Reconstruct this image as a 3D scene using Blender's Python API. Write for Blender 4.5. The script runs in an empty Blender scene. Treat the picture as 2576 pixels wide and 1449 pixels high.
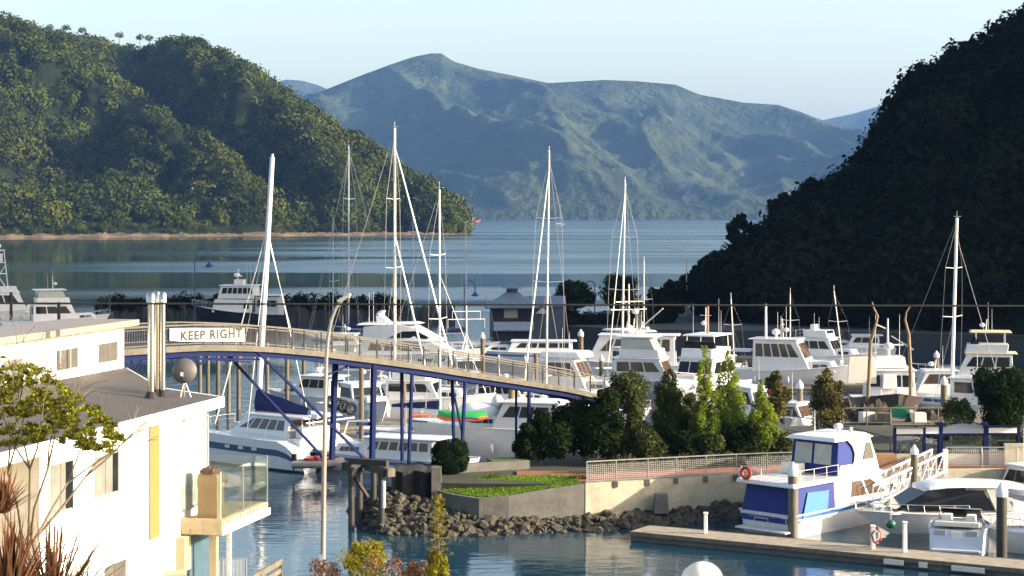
import bpy, math, random
import numpy as np
from mathutils import Vector, Matrix, noise as mnoise
R = math.radians
scene = bpy.context.scene
col = scene.collection
random.seed(7)
rng = np.random.default_rng(7)

# ------------------------------------------------------------------ camera
FPX, HY, EYE = 4807.0, 537.0, 16.0        # focal length and horizon in a 2576 px wide view, eye height above the water
cd = bpy.data.cameras.new('camera'); cam = bpy.data.objects.new('camera', cd); col.objects.link(cam)
cam.location = (0, 0, EYE); cam.rotation_euler = (R(90), 0, 0)
cd.sensor_width = 36; cd.lens = 36*FPX/2576; cd.shift_y = -(724.5-HY)/2576
cd.clip_start = 0.5; cd.clip_end = 60000
scene.camera = cam

# ------------------------------------------------------------------ light
SUN_EL, SUN_H = 19.0, Vector((0.982, -0.188, 0)).normalized()
to_sun = (SUN_H*math.cos(R(SUN_EL)) + Vector((0, 0, math.sin(R(SUN_EL))))).normalized()
w = bpy.data.worlds.new('World'); scene.world = w; w.use_nodes = True
nt = w.node_tree; bg = nt.nodes['Background']
sk = nt.nodes.new('ShaderNodeTexSky'); sk.sky_type = 'NISHITA'; sk.sun_disc = False
sk.sun_elevation = R(SUN_EL); sk.sun_rotation = math.atan2(SUN_H.x, SUN_H.y)
sk.air_density = 1.0; sk.dust_density = 3.2; sk.ozone_density = 0.4
nt.links.new(sk.outputs[0], bg.inputs[0]); bg.inputs[1].default_value = 0.142
sl = bpy.data.lights.new('sun', 'SUN'); sl.energy = 4.8; sl.angle = R(0.5); sl.color = (1.0, 0.86, 0.68)
so = bpy.data.objects.new('sun', sl); col.objects.link(so)
so.rotation_euler = (-to_sun).to_track_quat('-Z', 'Y').to_euler()
scene.view_settings.view_transform = 'Standard'; scene.view_settings.look = 'None'
scene.view_settings.exposure = 1.42; scene.view_settings.gamma = 1; scene.view_settings.use_curve_mapping = False

# ------------------------------------------------------------------ helpers
def P(x, y, d): return Vector(((x-1288)*d/FPX, d, EYE-(y-HY)*d/FPX))
def PX(x, d, z=0.0): return Vector(((x-1288)*d/FPX, d, z))
def zof(y, d): return EYE-(y-HY)*d/FPX

class MB:
    def __init__(s): s.v = []; s.f = []; s.m = []
    def add(s, vs, fs, mi=0):
        o = len(s.v); s.v += [tuple(p) for p in vs]
        for f in fs: s.f.append(tuple(i+o for i in f)); s.m.append(mi)
        return s
    def hexa(s, p, mi=0):
        return s.add(p, [(3,2,1,0),(4,5,6,7),(0,1,5,4),(1,2,6,5),(2,3,7,6),(3,0,4,7)], mi)
    def box(s, c, sz, rz=0, mi=0, top=1.0, ry=0, rx=0):
        a, b, h = sz[0]/2, sz[1]/2, sz[2]/2
        M = Matrix.Rotation(rz,3,'Z') @ Matrix.Rotation(ry,3,'Y') @ Matrix.Rotation(rx,3,'X'); c = Vector(c)
        pts = [(-a,-b,-h),(a,-b,-h),(a,b,-h),(-a,b,-h)] + [(x*top,y*top,h) for x,y in ((-a,-b),(a,-b),(a,b),(-a,b))]
        return s.hexa([c + M @ Vector(p) for p in pts], mi)
    def path(s, pts, r, n=6, mi=0, cap=True):
        pts = [Vector(p) for p in pts]; k = len(pts)
        rs = r if isinstance(r, (list, tuple)) else [r]*k
        vs = []; fs = []; up = None
        for i, p in enumerate(pts):
            t = (pts[min(i+1,k-1)] - pts[max(i-1,0)]).normalized()
            if up is None: up = Vector((0,0,1)) if abs(t.z) < .9 else Vector((1,0,0))
            a = (up - t*up.dot(t)).normalized(); b = t.cross(a); up = a
            for j in range(n):
                q = 2*math.pi*j/n; vs.append(p + (a*math.cos(q) + b*math.sin(q))*rs[i])
        for i in range(k-1):
            for j in range(n):
                j2 = (j+1) % n; fs.append((i*n+j, i*n+j2, (i+1)*n+j2, (i+1)*n+j))
        if cap: fs.append(tuple(range(n-1,-1,-1))); fs.append(tuple((k-1)*n+j for j in range(n)))
        return s.add(vs, fs, mi)
    def tube(s, p, q, r, r2=None, n=8, mi=0): return s.path([p, q], [r, r if r2 is None else r2], n, mi)
    def bar(s, p, q, wd, h, mi=0):
        p, q = Vector(p), Vector(q); t = (q-p).normalized()
        sd = t.cross(Vector((0,0,1)));
        if sd.length < 1e-3: sd = Vector((1,0,0))
        sd.normalize(); u = sd.cross(t)
        o = [(-sd*wd-u*h)/2, (sd*wd-u*h)/2, (sd*wd+u*h)/2, (-sd*wd+u*h)/2]
        return s.add([p+e for e in o]+[q+e for e in o], [(0,1,2,3),(7,6,5,4),(0,4,5,1),(1,5,6,2),(2,6,7,3),(3,7,4,0)], mi)
    def lathe(s, prof, n=12, c=(0,0,0), mi=0):
        c = Vector(c); vs = []; fs = []; k = len(prof)
        for r, z in prof:
            for j in range(n):
                q = 2*math.pi*j/n; vs.append(c + Vector((r*math.cos(q), r*math.sin(q), z)))
        for i in range(k-1):
            for j in range(n): fs.append((i*n+j, i*n+(j+1)%n, (i+1)*n+(j+1)%n, (i+1)*n+j))
        fs.append(tuple(range(n-1,-1,-1))); fs.append(tuple((k-1)*n+j for j in range(n)))
        return s.add(vs, fs, mi)
    def sph(s, c, r, n=12, mi=0, z0=-1.0):
        rx, ry, rz = r if isinstance(r, (list, tuple)) else (r, r, r)
        a0 = math.asin(max(-1, z0)); m = max(4, n//2); vs = []; fs = []; c = Vector(c)
        for i in range(m+1):
            a = a0 + (math.pi/2*.985-a0)*i/m
            if z0 <= -1 and i == 0: a = -math.pi/2*.985
            for j in range(n):
                q = 2*math.pi*j/n; vs.append(c+Vector((rx*math.cos(a)*math.cos(q), ry*math.cos(a)*math.sin(q), rz*math.sin(a))))
        for i in range(m):
            for j in range(n): fs.append((i*n+j, i*n+(j+1)%n, (i+1)*n+(j+1)%n, (i+1)*n+j))
        fs.append(tuple(range(n-1,-1,-1))); fs.append(tuple(m*n+j for j in range(n)))
        return s.add(vs, fs, mi)
    def prism(s, poly, a, b, mi=0):
        """poly = 3-D points of one face; extruded by the vector from a to b"""
        n = len(poly); d = Vector(b)-Vector(a); pts = [Vector(p) for p in poly]
        return s.add(pts+[p+d for p in pts], [tuple(range(n-1,-1,-1)), tuple(range(n,2*n))]+[(i,(i+1)%n,n+(i+1)%n,n+i) for i in range(n)], mi)
    def loft(s, rings, mi=0, closed=True, caps=True):
        n = len(rings[0]); vs = [p for r in rings for p in r]; fs = []
        for i in range(len(rings)-1):
            for j in range(n if closed else n-1):
                fs.append((i*n+j, i*n+(j+1)%n, (i+1)*n+(j+1)%n, (i+1)*n+j))
        if caps: fs.append(tuple(range(n-1,-1,-1))); fs.append(tuple((len(rings)-1)*n+j for j in range(n)))
        return s.add(vs, fs, mi)
    def build(s, name, mats, parent=None, smooth=None, bevel=0):
        me = bpy.data.meshes.new(name); me.from_pydata(s.v, [], s.f)
        if not isinstance(mats, (list, tuple)): mats = [mats]
        for m in mats: me.materials.append(m)
        if len(mats) > 1: me.polygons.foreach_set('material_index', s.m)
        import bmesh
        bm = bmesh.new(); bm.from_mesh(me); bmesh.ops.recalc_face_normals(bm, faces=bm.faces); bm.to_mesh(me); bm.free()
        if smooth:
            me.polygons.foreach_set('use_smooth', [True]*len(me.polygons)); me.set_sharp_from_angle(angle=R(smooth))
        me.update()
        o = bpy.data.objects.new(name, me); col.objects.link(o)
        if parent: o.parent = parent
        if bevel:
            b = o.modifiers.new('bevel', 'BEVEL'); b.width = bevel; b.segments = 2; b.limit_method = 'ANGLE'; b.angle_limit = R(35)
        return o

def tag(o, label, cat, group=None, kind=None):
    if label: o['label'] = label
    if cat: o['category'] = cat
    if group: o['group'] = group
    if kind: o['kind'] = kind
    return o
def thing(name, label, cat, loc=(0,0,0), rz=0, group=None):
    o = bpy.data.objects.new(name, None); col.objects.link(o); o.empty_display_size = .3
    o.location = loc; o.rotation_euler = (0,0,rz)
    return tag(o, label, cat, group)
def structure(o):
    o['kind'] = 'structure'; return o
def copy_tree(o, parent=None):
    c = o.copy(); col.objects.link(c)
    if parent: c.parent = parent
    for ch in [x for x in bpy.data.objects if x.parent == o]: copy_tree(ch, c)
    return c
def np_mesh(name, V, F, mat, parent=None, tone=None, smooth=False):
    V = np.asarray(V, np.float32); F = np.asarray(F, np.int32); k = F.shape[1]
    me = bpy.data.meshes.new(name); me.vertices.add(len(V)); me.vertices.foreach_set('co', V.ravel())
    me.loops.add(F.size); me.loops.foreach_set('vertex_index', F.ravel())
    me.polygons.add(len(F)); me.polygons.foreach_set('loop_start', np.arange(0, F.size, k, dtype=np.int32))
    if smooth: me.polygons.foreach_set('use_smooth', np.ones(len(F), bool))
    if tone is not None:
        a = me.attributes.new('tone', 'FLOAT', 'POINT'); a.data.foreach_set('value', np.asarray(tone, np.float32))
    me.update(calc_edges=True); me.validate(); me.materials.append(mat)
    o = bpy.data.objects.new(name, me); col.objects.link(o)
    if parent: o.parent = parent
    return o

# ------------------------------------------------------------------ materials
MATS = {}
def mat(name, rgb, rough=.5, metal=0, var=.12, scale=2.0, bump=0, bscale=30, rgb2=None, alpha=None, stretch=None, coat=0, spec=None):
    if name in MATS: return MATS[name]
    m = bpy.data.materials.new(name); m.use_nodes = True; t = m.node_tree; b = t.nodes['Principled BSDF']
    tc = t.nodes.new('ShaderNodeTexCoord'); src = tc.outputs['Object']
    if stretch:
        mp = t.nodes.new('ShaderNodeMapping'); mp.inputs['Scale'].default_value = stretch; t.links.new(src, mp.inputs[0]); src = mp.outputs[0]
    nz = t.nodes.new('ShaderNodeTexNoise'); nz.inputs['Scale'].default_value = scale; nz.inputs['Detail'].default_value = 6; nz.inputs['Roughness'].default_value = .65
    t.links.new(src, nz.inputs['Vector'])
    rp = t.nodes.new('ShaderNodeValToRGB'); e = rp.color_ramp.elements
    e[0].position = .3; e[1].position = .7
    c2 = rgb2 or tuple(min(1, c*(1+var)) for c in rgb); c1 = rgb if rgb2 else tuple(c*(1-var) for c in rgb)
    e[0].color = (*c1, 1); e[1].color = (*c2, 1)
    t.links.new(nz.outputs[0], rp.inputs[0]); t.links.new(rp.outputs[0], b.inputs['Base Color'])
    b.inputs['Roughness'].default_value = rough; b.inputs['Metallic'].default_value = metal
    if coat: b.inputs['Coat Weight'].default_value = coat; b.inputs['Coat Roughness'].default_value = .08
    if spec is not None: b.inputs['Specular IOR Level'].default_value = spec
    if alpha is not None: b.inputs['Alpha'].default_value = alpha
    if bump:
        n2 = t.nodes.new('ShaderNodeTexNoise'); n2.inputs['Scale'].default_value = bscale; n2.inputs['Detail'].default_value = 5
        t.links.new(src, n2.inputs['Vector'])
        bp = t.nodes.new('ShaderNodeBump'); bp.inputs['Strength'].default_value = 1; bp.inputs['Distance'].default_value = bump
        t.links.new(n2.outputs[0], bp.inputs['Height']); t.links.new(bp.outputs[0], b.inputs['Normal'])
    MATS[name] = m; return m
def leafmat(name, dark, light, trans=.25, nscale=.35, hue=None, hscale=.006):
    m = bpy.data.materials.new(name); m.use_nodes = True; t = m.node_tree; t.nodes.clear()
    out = t.nodes.new('ShaderNodeOutputMaterial'); mix = t.nodes.new('ShaderNodeMixShader'); mix.inputs[0].default_value = trans
    d = t.nodes.new('ShaderNodeBsdfDiffuse'); tr = t.nodes.new('ShaderNodeBsdfTranslucent')
    at = t.nodes.new('ShaderNodeAttribute'); at.attribute_name = 'tone'
    tc = t.nodes.new('ShaderNodeTexCoord'); nz = t.nodes.new('ShaderNodeTexNoise'); nz.inputs['Scale'].default_value = nscale; nz.inputs['Detail'].default_value = 3
    t.links.new(tc.outputs['Object'], nz.inputs['Vector'])
    ad = t.nodes.new('ShaderNodeMath'); ad.operation = 'MULTIPLY_ADD'; ad.inputs[1].default_value = .6
    mu = t.nodes.new('ShaderNodeMath'); mu.operation = 'MULTIPLY_ADD'; mu.inputs[1].default_value = 1.1; mu.inputs[2].default_value = -.35
    t.links.new(nz.outputs[0], mu.inputs[0]); t.links.new(at.outputs['Fac'], ad.inputs[0]); t.links.new(mu.outputs[0], ad.inputs[2])
    rp = t.nodes.new('ShaderNodeValToRGB'); e = rp.color_ramp.elements; e[0].color = (*dark, 1); e[1].color = (*light, 1); e[0].position = .1; e[1].position = .85
    t.links.new(ad.outputs[0], rp.inputs[0])
    colr = rp.outputs[0]
    if hue:
        n3 = t.nodes.new('ShaderNodeTexNoise'); n3.inputs['Scale'].default_value = hscale; n3.inputs['Detail'].default_value = 4; t.links.new(tc.outputs['Object'], n3.inputs['Vector'])
        mr = t.nodes.new('ShaderNodeMapRange'); mr.inputs[1].default_value = .45; mr.inputs[2].default_value = .62; t.links.new(n3.outputs[0], mr.inputs[0])
        mc = t.nodes.new('ShaderNodeMix'); mc.data_type = 'RGBA'; mc.blend_type = 'MULTIPLY'; mc.inputs[7].default_value = (*hue, 1); t.links.new(mr.outputs[0], mc.inputs[0]); t.links.new(colr, mc.inputs[6]); colr = mc.outputs[2]
    t.links.new(colr, d.inputs[0]); t.links.new(colr, tr.inputs[0])
    t.links.new(d.outputs[0], mix.inputs[1]); t.links.new(tr.outputs[0], mix.inputs[2]); t.links.new(mix.outputs[0], out.inputs[0])
    return m
gel = mat('white_gelcoat', (.62,.61,.60), .3, var=.07, coat=.3)
gel2 = mat('cream_gelcoat', (.66,.62,.54), .35, var=.06)
ivory = mat('ivory_paint', (.7,.68,.6), .5, var=.06)
wpaint = mat('white_render', (.82,.81,.78), .7, var=.04)
fascia_m = mat('white_fascia', (.8,.78,.75), .5, var=.04)
glassd = mat('tinted_glass', (.010,.012,.015), .08, var=.2, spec=.28)
glassb = mat('brown_glass', (.06,.04,.03), .08, var=.2)
glassg = mat('pale_window_glass', (.25,.3,.28), .08, var=.3, scale=.8)
clearv = mat('clear_vinyl', (.33,.34,.31), .15, var=.15, scale=1.2)
alu = mat('mast_aluminium', (.72,.7,.66), .35, .3, var=.05)
steel = mat('stainless_steel', (.62,.6,.57), .28, .85, var=.08)
wire = mat('rigging_wire', (.30,.29,.27), .6, var=.1)
galv = mat('galvanised_steel', (.45,.44,.42), .45, .5, var=.15)
bcanvas = mat('blue_canvas', (.002,.017,.15), .75, var=.15, bump=.01, bscale=8)
bcanvas2 = mat('sunlit_blue_canvas', (.03,.14,.42), .7, var=.1)
navy = mat('navy_canvas', (.005,.011,.075), .8, var=.2)
bsteel = mat('blue_steel', (.004,.011,.065), .7, var=.25, spec=.12)
fluem = mat('flue_steel', (.46,.45,.43), .24, 1.0, var=.25, scale=1.2, stretch=(3,3,.3))
navyp = mat('navy_stripe', (.03,.06,.13), .4, var=.1)
bluep = mat('blue_stripe', (.05,.16,.42), .4, var=.1)
black = mat('black_hull', (.008,.009,.014), .35, var=.2)
antif = mat('dark_antifoul', (.02,.022,.03), .6, var=.3)
rubber = mat('black_rubber', (.012,.012,.012), .8, var=.3)
redp = mat('red_plastic', (.33,.025,.02), .45, var=.2)
orange = mat('orange_plastic', (.75,.14,.02), .5, var=.1)
greenp = mat('green_plastic', (.02,.32,.07), .5, var=.1)
greent = mat('green_net', (.01,.25,.12), .7, var=.3)
timber = mat('weathered_timber', (.13,.11,.08), .8, var=.35, scale=3, stretch=(1,1,.2), bump=.02, bscale=12)
pilet = mat('pile_timber', (.11,.085,.05), .8, var=.4, scale=2.5, stretch=(2,2,.3), bump=.03, bscale=9)
piled = mat('dark_pile_timber', (.025,.022,.018), .7, var=.4)  # darker pile timber, one tone over the whole pile
deckt = mat('deck_timber', (.12,.10,.07), .8, var=.25, scale=4, bump=.01)
railt = mat('grey_rail', (.070,.065,.056), .6, var=.2)
teak = mat('teak', (.25,.13,.055), .6, var=.25)
conc = mat('concrete', (.29,.255,.18), .85, rgb2=(.46,.42,.31), scale=.9, bump=.02, bscale=6)
concd = mat('grey_concrete', (.11,.105,.09), .85, var=.3, scale=1.2, bump=.02, bscale=6)
roofg = mat('grey_roofing', (.055,.049,.045), .75, var=.15, scale=.8, bump=.006, bscale=20)
roof_shade = mat('shade_blue_roofing', (.10,.135,.19), .7, var=.2)  # pavilion roofs: blue of skylit shade put into the colour
wall_shade = mat('shade_blue_board', (.04,.058,.095), .7, var=.2)  # pavilion boards: same blue shade painted in
yellow = mat('yellow_panel', (.225,.15,.05), .55, var=.06)
tan = mat('tan_fabric', (.20,.145,.07), .85, var=.12, bump=.01, bscale=9)
brownp = mat('brown_lid', (.045,.022,.013), .7, var=.4, bump=.03, bscale=20)
beige = mat('beige_wall', (.36,.29,.17), .7, var=.1)
bark = mat('bark', (.10,.075,.05), .9, var=.4, bump=.02, bscale=15)
barkl = mat('grey_branch', (.14,.11,.07), .9, var=.3)
brick = mat('brick_paving', (.22,.085,.04), .85, var=.25, scale=4)
rockm = mat('rock', (.009,.008,.007), .9, rgb2=(.085,.072,.044), scale=1.4, bump=.05, bscale=5)
rockd = mat('dark_rock', (.012,.012,.011), .9, var=.5, scale=1.4, bump=.08, bscale=3)
shorem = mat('shore_rock', (.015,.012,.007), .9, rgb2=(.17,.115,.05), scale=.09, bump=.5, bscale=.4)
soil = mat('soil', (.03,.032,.018), .95, var=.4, scale=.6, bump=.05, bscale=4)
asph = mat('asphalt', (.03,.03,.034), .9, var=.2, scale=.5)
signm = mat('white_sign', (.78,.72,.70), .5, var=.03)
inkm = mat('sign_ink', (.012,.01,.01), .6, var=.1)
lampb = mat('lamp_blue', (.02,.025,.16), .4, var=.1)
dishg = mat('dish_grey', (.075,.075,.075), .6, var=.08)
def glassmat(name, tint=(.8,.95,.9), fac=.25):
    m = bpy.data.materials.new(name); m.use_nodes = True; t = m.node_tree; t.nodes.clear()
    o = t.nodes.new('ShaderNodeOutputMaterial'); mx = t.nodes.new('ShaderNodeMixShader')
    tr = t.nodes.new('ShaderNodeBsdfTransparent'); tr.inputs[0].default_value = (*tint, 1)
    gl = t.nodes.new('ShaderNodeBsdfGlossy'); gl.inputs['Roughness'].default_value = .03
    nz = t.nodes.new('ShaderNodeTexNoise'); nz.inputs['Scale'].default_value = .8
    fr = t.nodes.new('ShaderNodeValue'); fr.outputs[0].default_value = .06
    ad = t.nodes.new('ShaderNodeMath'); ad.operation = 'MULTIPLY_ADD'; ad.inputs[1].default_value = fac*.3; t.links.new(nz.outputs[0], ad.inputs[0]); t.links.new(fr.outputs[0], ad.inputs[2])
    t.links.new(ad.outputs[0], mx.inputs[0]); t.links.new(tr.outputs[0], mx.inputs[1]); t.links.new(gl.outputs[0], mx.inputs[2]); t.links.new(mx.outputs[0], o.inputs[0])
    return m
gclear = glassmat('balcony_glass', (.86,.91,.89), .5)
gshelt = glassmat('shelter_glass', (.82,.84,.82), .6)
# ------------------------------------------------------------------ water, land, hills
def water_material():
    m = bpy.data.materials.new('harbour_water'); m.use_nodes = True; t = m.node_tree; b = t.nodes['Principled BSDF']
    L = t.links.new; N = t.nodes.new
    b.inputs['Base Color'].default_value = (.008, .034, .054, 1); b.inputs['IOR'].default_value = 1.38
    tc = N('ShaderNodeTexCoord')
    def nz(sc, stretch, det=3, dist=0):
        mp = N('ShaderNodeMapping'); mp.inputs['Scale'].default_value = stretch; L(tc.outputs['Object'], mp.inputs[0])
        n = N('ShaderNodeTexNoise'); n.inputs['Scale'].default_value = sc; n.inputs['Detail'].default_value = det; n.inputs['Distortion'].default_value = dist
        L(mp.outputs[0], n.inputs['Vector']); return n.outputs[0]
    sx0 = N('ShaderNodeSeparateXYZ'); L(tc.outputs['Object'], sx0.inputs[0])
    opw = N('ShaderNodeMapRange'); opw.interpolation_type = 'SMOOTHSTEP'; opw.inputs[1].default_value = 110; opw.inputs[2].default_value = 420; opw.inputs[3].default_value = .5; opw.inputs[4].default_value = 1.1; L(sx0.outputs[1], opw.inputs[0])   # small ripples only inside the marina
    streak = nz(.012, (.12, 1, 1), 4, .6)                  # wind lanes: long, thin, across the view
    rp = N('ShaderNodeMapRange'); rp.inputs[1].default_value = .42; rp.inputs[2].default_value = .62; rp.inputs[3].default_value = .12; rp.inputs[4].default_value = 1.0; L(streak, rp.inputs[0])
    sx = N('ShaderNodeSeparateXYZ'); L(tc.outputs['Object'], sx.inputs[0])
    lee = N('ShaderNodeMath'); lee.operation = 'MULTIPLY_ADD'; lee.inputs[1].default_value = .03; L(sx.outputs[1], lee.inputs[0]); L(sx.outputs[0], lee.inputs[2])   # calmer in the lee of the left hill
    lm_ = N('ShaderNodeMapRange'); lm_.interpolation_type = 'SMOOTHSTEP'; lm_.inputs[1].default_value = -150; lm_.inputs[2].default_value = -10; lm_.inputs[3].default_value = .25; lm_.inputs[4].default_value = 1.15; L(lee.outputs[0], lm_.inputs[0])
    rp2 = N('ShaderNodeMath'); rp2.operation = 'MULTIPLY'; L(rp.outputs[0], rp2.inputs[0]); L(lm_.outputs[0], rp2.inputs[1]); rp = rp2
    fine = nz(1.5, (.55, 1, 1), 4, .4); mid = nz(.35, (.5, 1, 1), 2)
    mx = N('ShaderNodeMath'); mx.operation = 'MULTIPLY_ADD'; mx.inputs[1].default_value = 1.2; L(mid, mx.inputs[0]); L(fine, mx.inputs[2])
    am = N('ShaderNodeMath'); am.operation = 'MULTIPLY'; L(mx.outputs[0], am.inputs[0]); L(rp.outputs[0], am.inputs[1])
    bp = N('ShaderNodeBump'); bp.inputs['Strength'].default_value = 1.0; bp.inputs['Distance'].default_value = .06
    am2 = N('ShaderNodeMath'); am2.operation = 'MULTIPLY'; L(am.outputs[0], am2.inputs[0]); L(opw.outputs[0], am2.inputs[1]); L(am2.outputs[0], bp.inputs['Height']); L(bp.outputs[0], b.inputs['Normal'])
    opn = N('ShaderNodeMapRange'); opn.interpolation_type = 'SMOOTHSTEP'; opn.inputs[1].default_value = 180; opn.inputs[2].default_value = 520; opn.inputs[3].default_value = .12; opn.inputs[4].default_value = 1; L(sx.outputs[1], opn.inputs[0])   # open sound beyond the sheltered marina
    rq = N('ShaderNodeMath'); rq.operation = 'MULTIPLY'; L(rp.outputs[0], rq.inputs[0]); L(opn.outputs[0], rq.inputs[1])
    rr = N('ShaderNodeMapRange'); rr.inputs[3].default_value = .03; rr.inputs[4].default_value = .40; L(rq.outputs[0], rr.inputs[0]); L(rr.outputs[0], b.inputs['Roughness'])
    return m
wm = MB().add([(-9000,-200,0),(9000,-200,0),(9000,14000,0),(-9000,14000,0)], [(0,1,2,3)])
structure(wm.build('water', water_material()))

def fbm(x, y, z=0, o=5, h=.9, l=2.1): return mnoise.fractal(Vector((x, y, z)), h, l, o)
def interp(pts, x):
    xs = [p[0] for p in pts]; return float(np.interp(x, xs, [p[1] for p in pts]))

def hill_mat(name, c1, c2, sc, bump, bs):
    return mat(name, c1, .95, rgb2=c2, scale=sc, bump=bump, bscale=bs, spec=.1)

def grid_mesh(name, pts, m):
    """pts[i][j] -> Vector"""
    a, b = len(pts), len(pts[0]); V = np.array([tuple(p) for r in pts for p in r], np.float32)
    i, j = np.meshgrid(np.arange(a-1), np.arange(b-1), indexing='ij'); q = (i*b+j).ravel()
    return np_mesh(name, V, np.stack([q, q+1, q+b+1, q+b], 1), m, smooth=True)

# ---- far mountains across the sound
far_m = hill_mat('far_bush', (.008,.017,.010), (.050,.062,.028), .005, 24, .035)
def mountain(name, prof, d0, d1, n, k, rough, seed, spur, back=2500, lam=900.):
    rows = []; x0, x1 = prof[0][0], prof[-1][0]
    for i in range(n+1):
        x = x0+(x1-x0)*i/n; yr = interp(prof, x); zr = zof(yr, d1); row = []
        for j in range(k+1):
            t = j/k
            if t <= .7:
                s = t/.7; d = d0+(d1-d0)*s; z = zr*(s**.85)
                X = (x-1288)*d/FPX
                env = abs(math.sin(math.pi*min(1, s)))**.8 if 0 < s < 1 else 0
                r = mnoise.ridged_multi_fractal(Vector((X/lam + .32*d/lam, d/lam*.34, seed)), .95, 2.1, 4, 1.0, 2.0)
                z += env*spur*(r-1.25) + env*rough*fbm(X/160, d/160, seed)
                z = max(z, -2+3*s) if s > .02 else -3
            else:
                s = (t-.7)/.3; d = d1+back*s; z = zr*max(0,1-s)**1.3-4*s; X = (x-1288)*d1/FPX*(1+.1*s)
            row.append(Vector((X, d, z)))
        rows.append(row)
    return structure(grid_mesh(name, rows, far_m))
prof_main = [(300,520),(450,470),(600,380),(700,290),(735,255),(820,225),(900,193),(980,163),(1040,143),(1085,134),(1110,134),(1140,154),(1200,172),(1300,192),(1380,209),(1450,205),(1520,201),(1600,204),(1700,213),(1760,238),(1800,245),(1870,258),(1960,264),(2010,284),(2070,305),(2140,322),(2260,360),(2500,400),(2900,480)]
mountain('far_mountain', prof_main, 4750, 6600, 420, 150, 24, 3.1, 240)
mountain('distant_peak', [(300,420),(560,265),(610,238),(665,216),(720,200),(760,203),(800,214),(860,240),(960,330),(1100,470)], 7200, 9800, 120, 40, 60, 8.3, 160)
mountain('distant_ridge', [(1800,460),(1960,345),(2040,310),(2080,300),(2150,285),(2230,262),(2330,250),(2500,300),(2900,440)], 7600, 10200, 120, 40, 60, 5.7, 160)
lowspur = [(820,545),(880,420),(930,352),(980,350),(1060,372),(1150,395),(1230,410),(1300,425),(1400,450),(1500,490),(1600,535),(1640,552)]

# ---- forested hill on the left shore
prof_left = [(-420,60),(-200,50),(0,48),(60,60),(130,76),(200,88),(300,92),(360,97),(420,92),(500,106),(560,136),(600,162),(660,212),(720,252),(780,292),(840,332),(900,366),(950,400),(1000,432),(1050,466),(1100,497),(1140,525),(1160,552),(1172,586)]
NI, NJ = 150, 60
SPA = [(41,162),(249,300),(415,370),(581,453),(660,545)]; SPB = [(456,121),(540,204),(622,287),(788,411),(871,556)]; RAV = [(330,150),(361,204),(425,320),(560,390),(680,480)]
def pdist(pl, x, y):
    m = 1e9
    for (a,b),(c,e) in zip(pl, pl[1:]):
        t = max(0, min(1, ((x-a)*(c-a)+(y-b)*(e-b))/((c-a)**2+(e-b)**2))); m = min(m, math.hypot(x-a-t*(c-a), y-b-t*(e-b)))
    return m
def left_pt(i, j, lower=13):
    x = -420+(1172+420)*i/NI; s = j/NJ*1.35
    ds = 1250+200*max(0, min(1, x/1165)); yr = interp(prof_left, x)
    dr = ds+40+560*max(0, min(1, (1172-x)/900))**.9
    zr = zof(yr, dr); edge = min(1, (1172-x)/140)
    if s <= 1:
        d = ds+(dr-ds)*s; z = max(0, zr-lower*edge)*(1-max(0,1-s)**1.35)
        X = (x-1288)*d/FPX
        env = abs(math.sin(math.pi*min(1, s)))**.7*edge
        g = mnoise.ridged_multi_fractal(Vector((X/230-.7*s, s*.55, 2.2)), .9, 2.0, 4, 1.0, 2.0)
        z += env*(46*(g-1.2)+9*fbm(X/60, d/60, 1))
        px_, py_ = 1288+X*FPX/d, HY-(z-EYE)*FPX/d
        bump_ = (30*math.exp(-(pdist(SPA,px_,py_)/55)**2)+26*math.exp(-(pdist(SPB,px_,py_)/55)**2)-34*math.exp(-(pdist(RAV,px_,py_)/48)**2))*min(1,s*4)*edge*min(1,(1-s)*3)
        z += bump_; d -= bump_*1.1
        if s > 0: z = max(z, .8)
        if j == 0: z = -1.5
    else:
        e = (s-1)/.35; d = dr+260*e; X = (x-1288)*dr/FPX; z = max(0, zr-lower*edge)*max(0,1-e)**1.2-2*e
    return Vector((X, d, z))
gl = [[left_pt(i, j) for j in range(NJ+1)] for i in range(NI+1)]
hill_floor = hill_mat('bush_floor', (.006,.010,.004), (.012,.018,.007), .02, 1, .2)
structure(grid_mesh('forested_hill', gl, hill_floor))

def crowns(name, centers, radii, leaf, per, m, label, squash=.85, seed=1, up=.35):
    """many separate leaf-sized faces round each crown centre, one object"""
    g = np.random.default_rng(seed); C = np.asarray(centers, np.float32); Rr = np.asarray(radii, np.float32); n = len(C)
    D = g.normal(size=(n, per, 3)); D[..., 2] += up; D /= np.linalg.norm(D, axis=-1, keepdims=True)
    lump = 1+.22*np.sin(D[...,0]*5+C[:,None,0]*.7)*np.sin(D[...,1]*5+C[:,None,1])+.15*g.normal(size=(n, per))
    pos = C[:,None,:]+D*(Rr[:,None]*lump)[...,None]*np.array([1,1,squash])
    nor = D+g.normal(size=D.shape)*.45; nor /= np.linalg.norm(nor, axis=-1, keepdims=True)
    tone = np.repeat((g.random((n,1))*.75+g.random((n,per))*.25).ravel(), 4)
    return quads(name, pos.reshape(-1,3), nor.reshape(-1,3), (leaf*(Rr[:,None]/Rr.mean())*(.6+.8*g.random((n,per)))).ravel(), m, tone, g, label)
def quads(name, pos, nor, size, m, tone, g, label=None, parent=None, asp=.7):
    a = g.normal(size=nor.shape); t1 = np.cross(nor, a); t1 /= np.linalg.norm(t1, axis=1, keepdims=True)+1e-9; t2 = np.cross(nor, t1)
    s = size[:,None]; V = np.stack([pos-t1*s, pos-t2*s*asp, pos+t1*s, pos+t2*s*asp], 1).reshape(-1,3)
    F = np.arange(len(V)).reshape(-1,4)
    return np_mesh(name, V, F, m, parent, tone)
lf_left = leafmat('hill_leaves', (.008,.015,.005), (.075,.094,.021), .10, .02, (1.06,.93,.86), .009)
cs, rs = [], []
random.seed(3)
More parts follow.
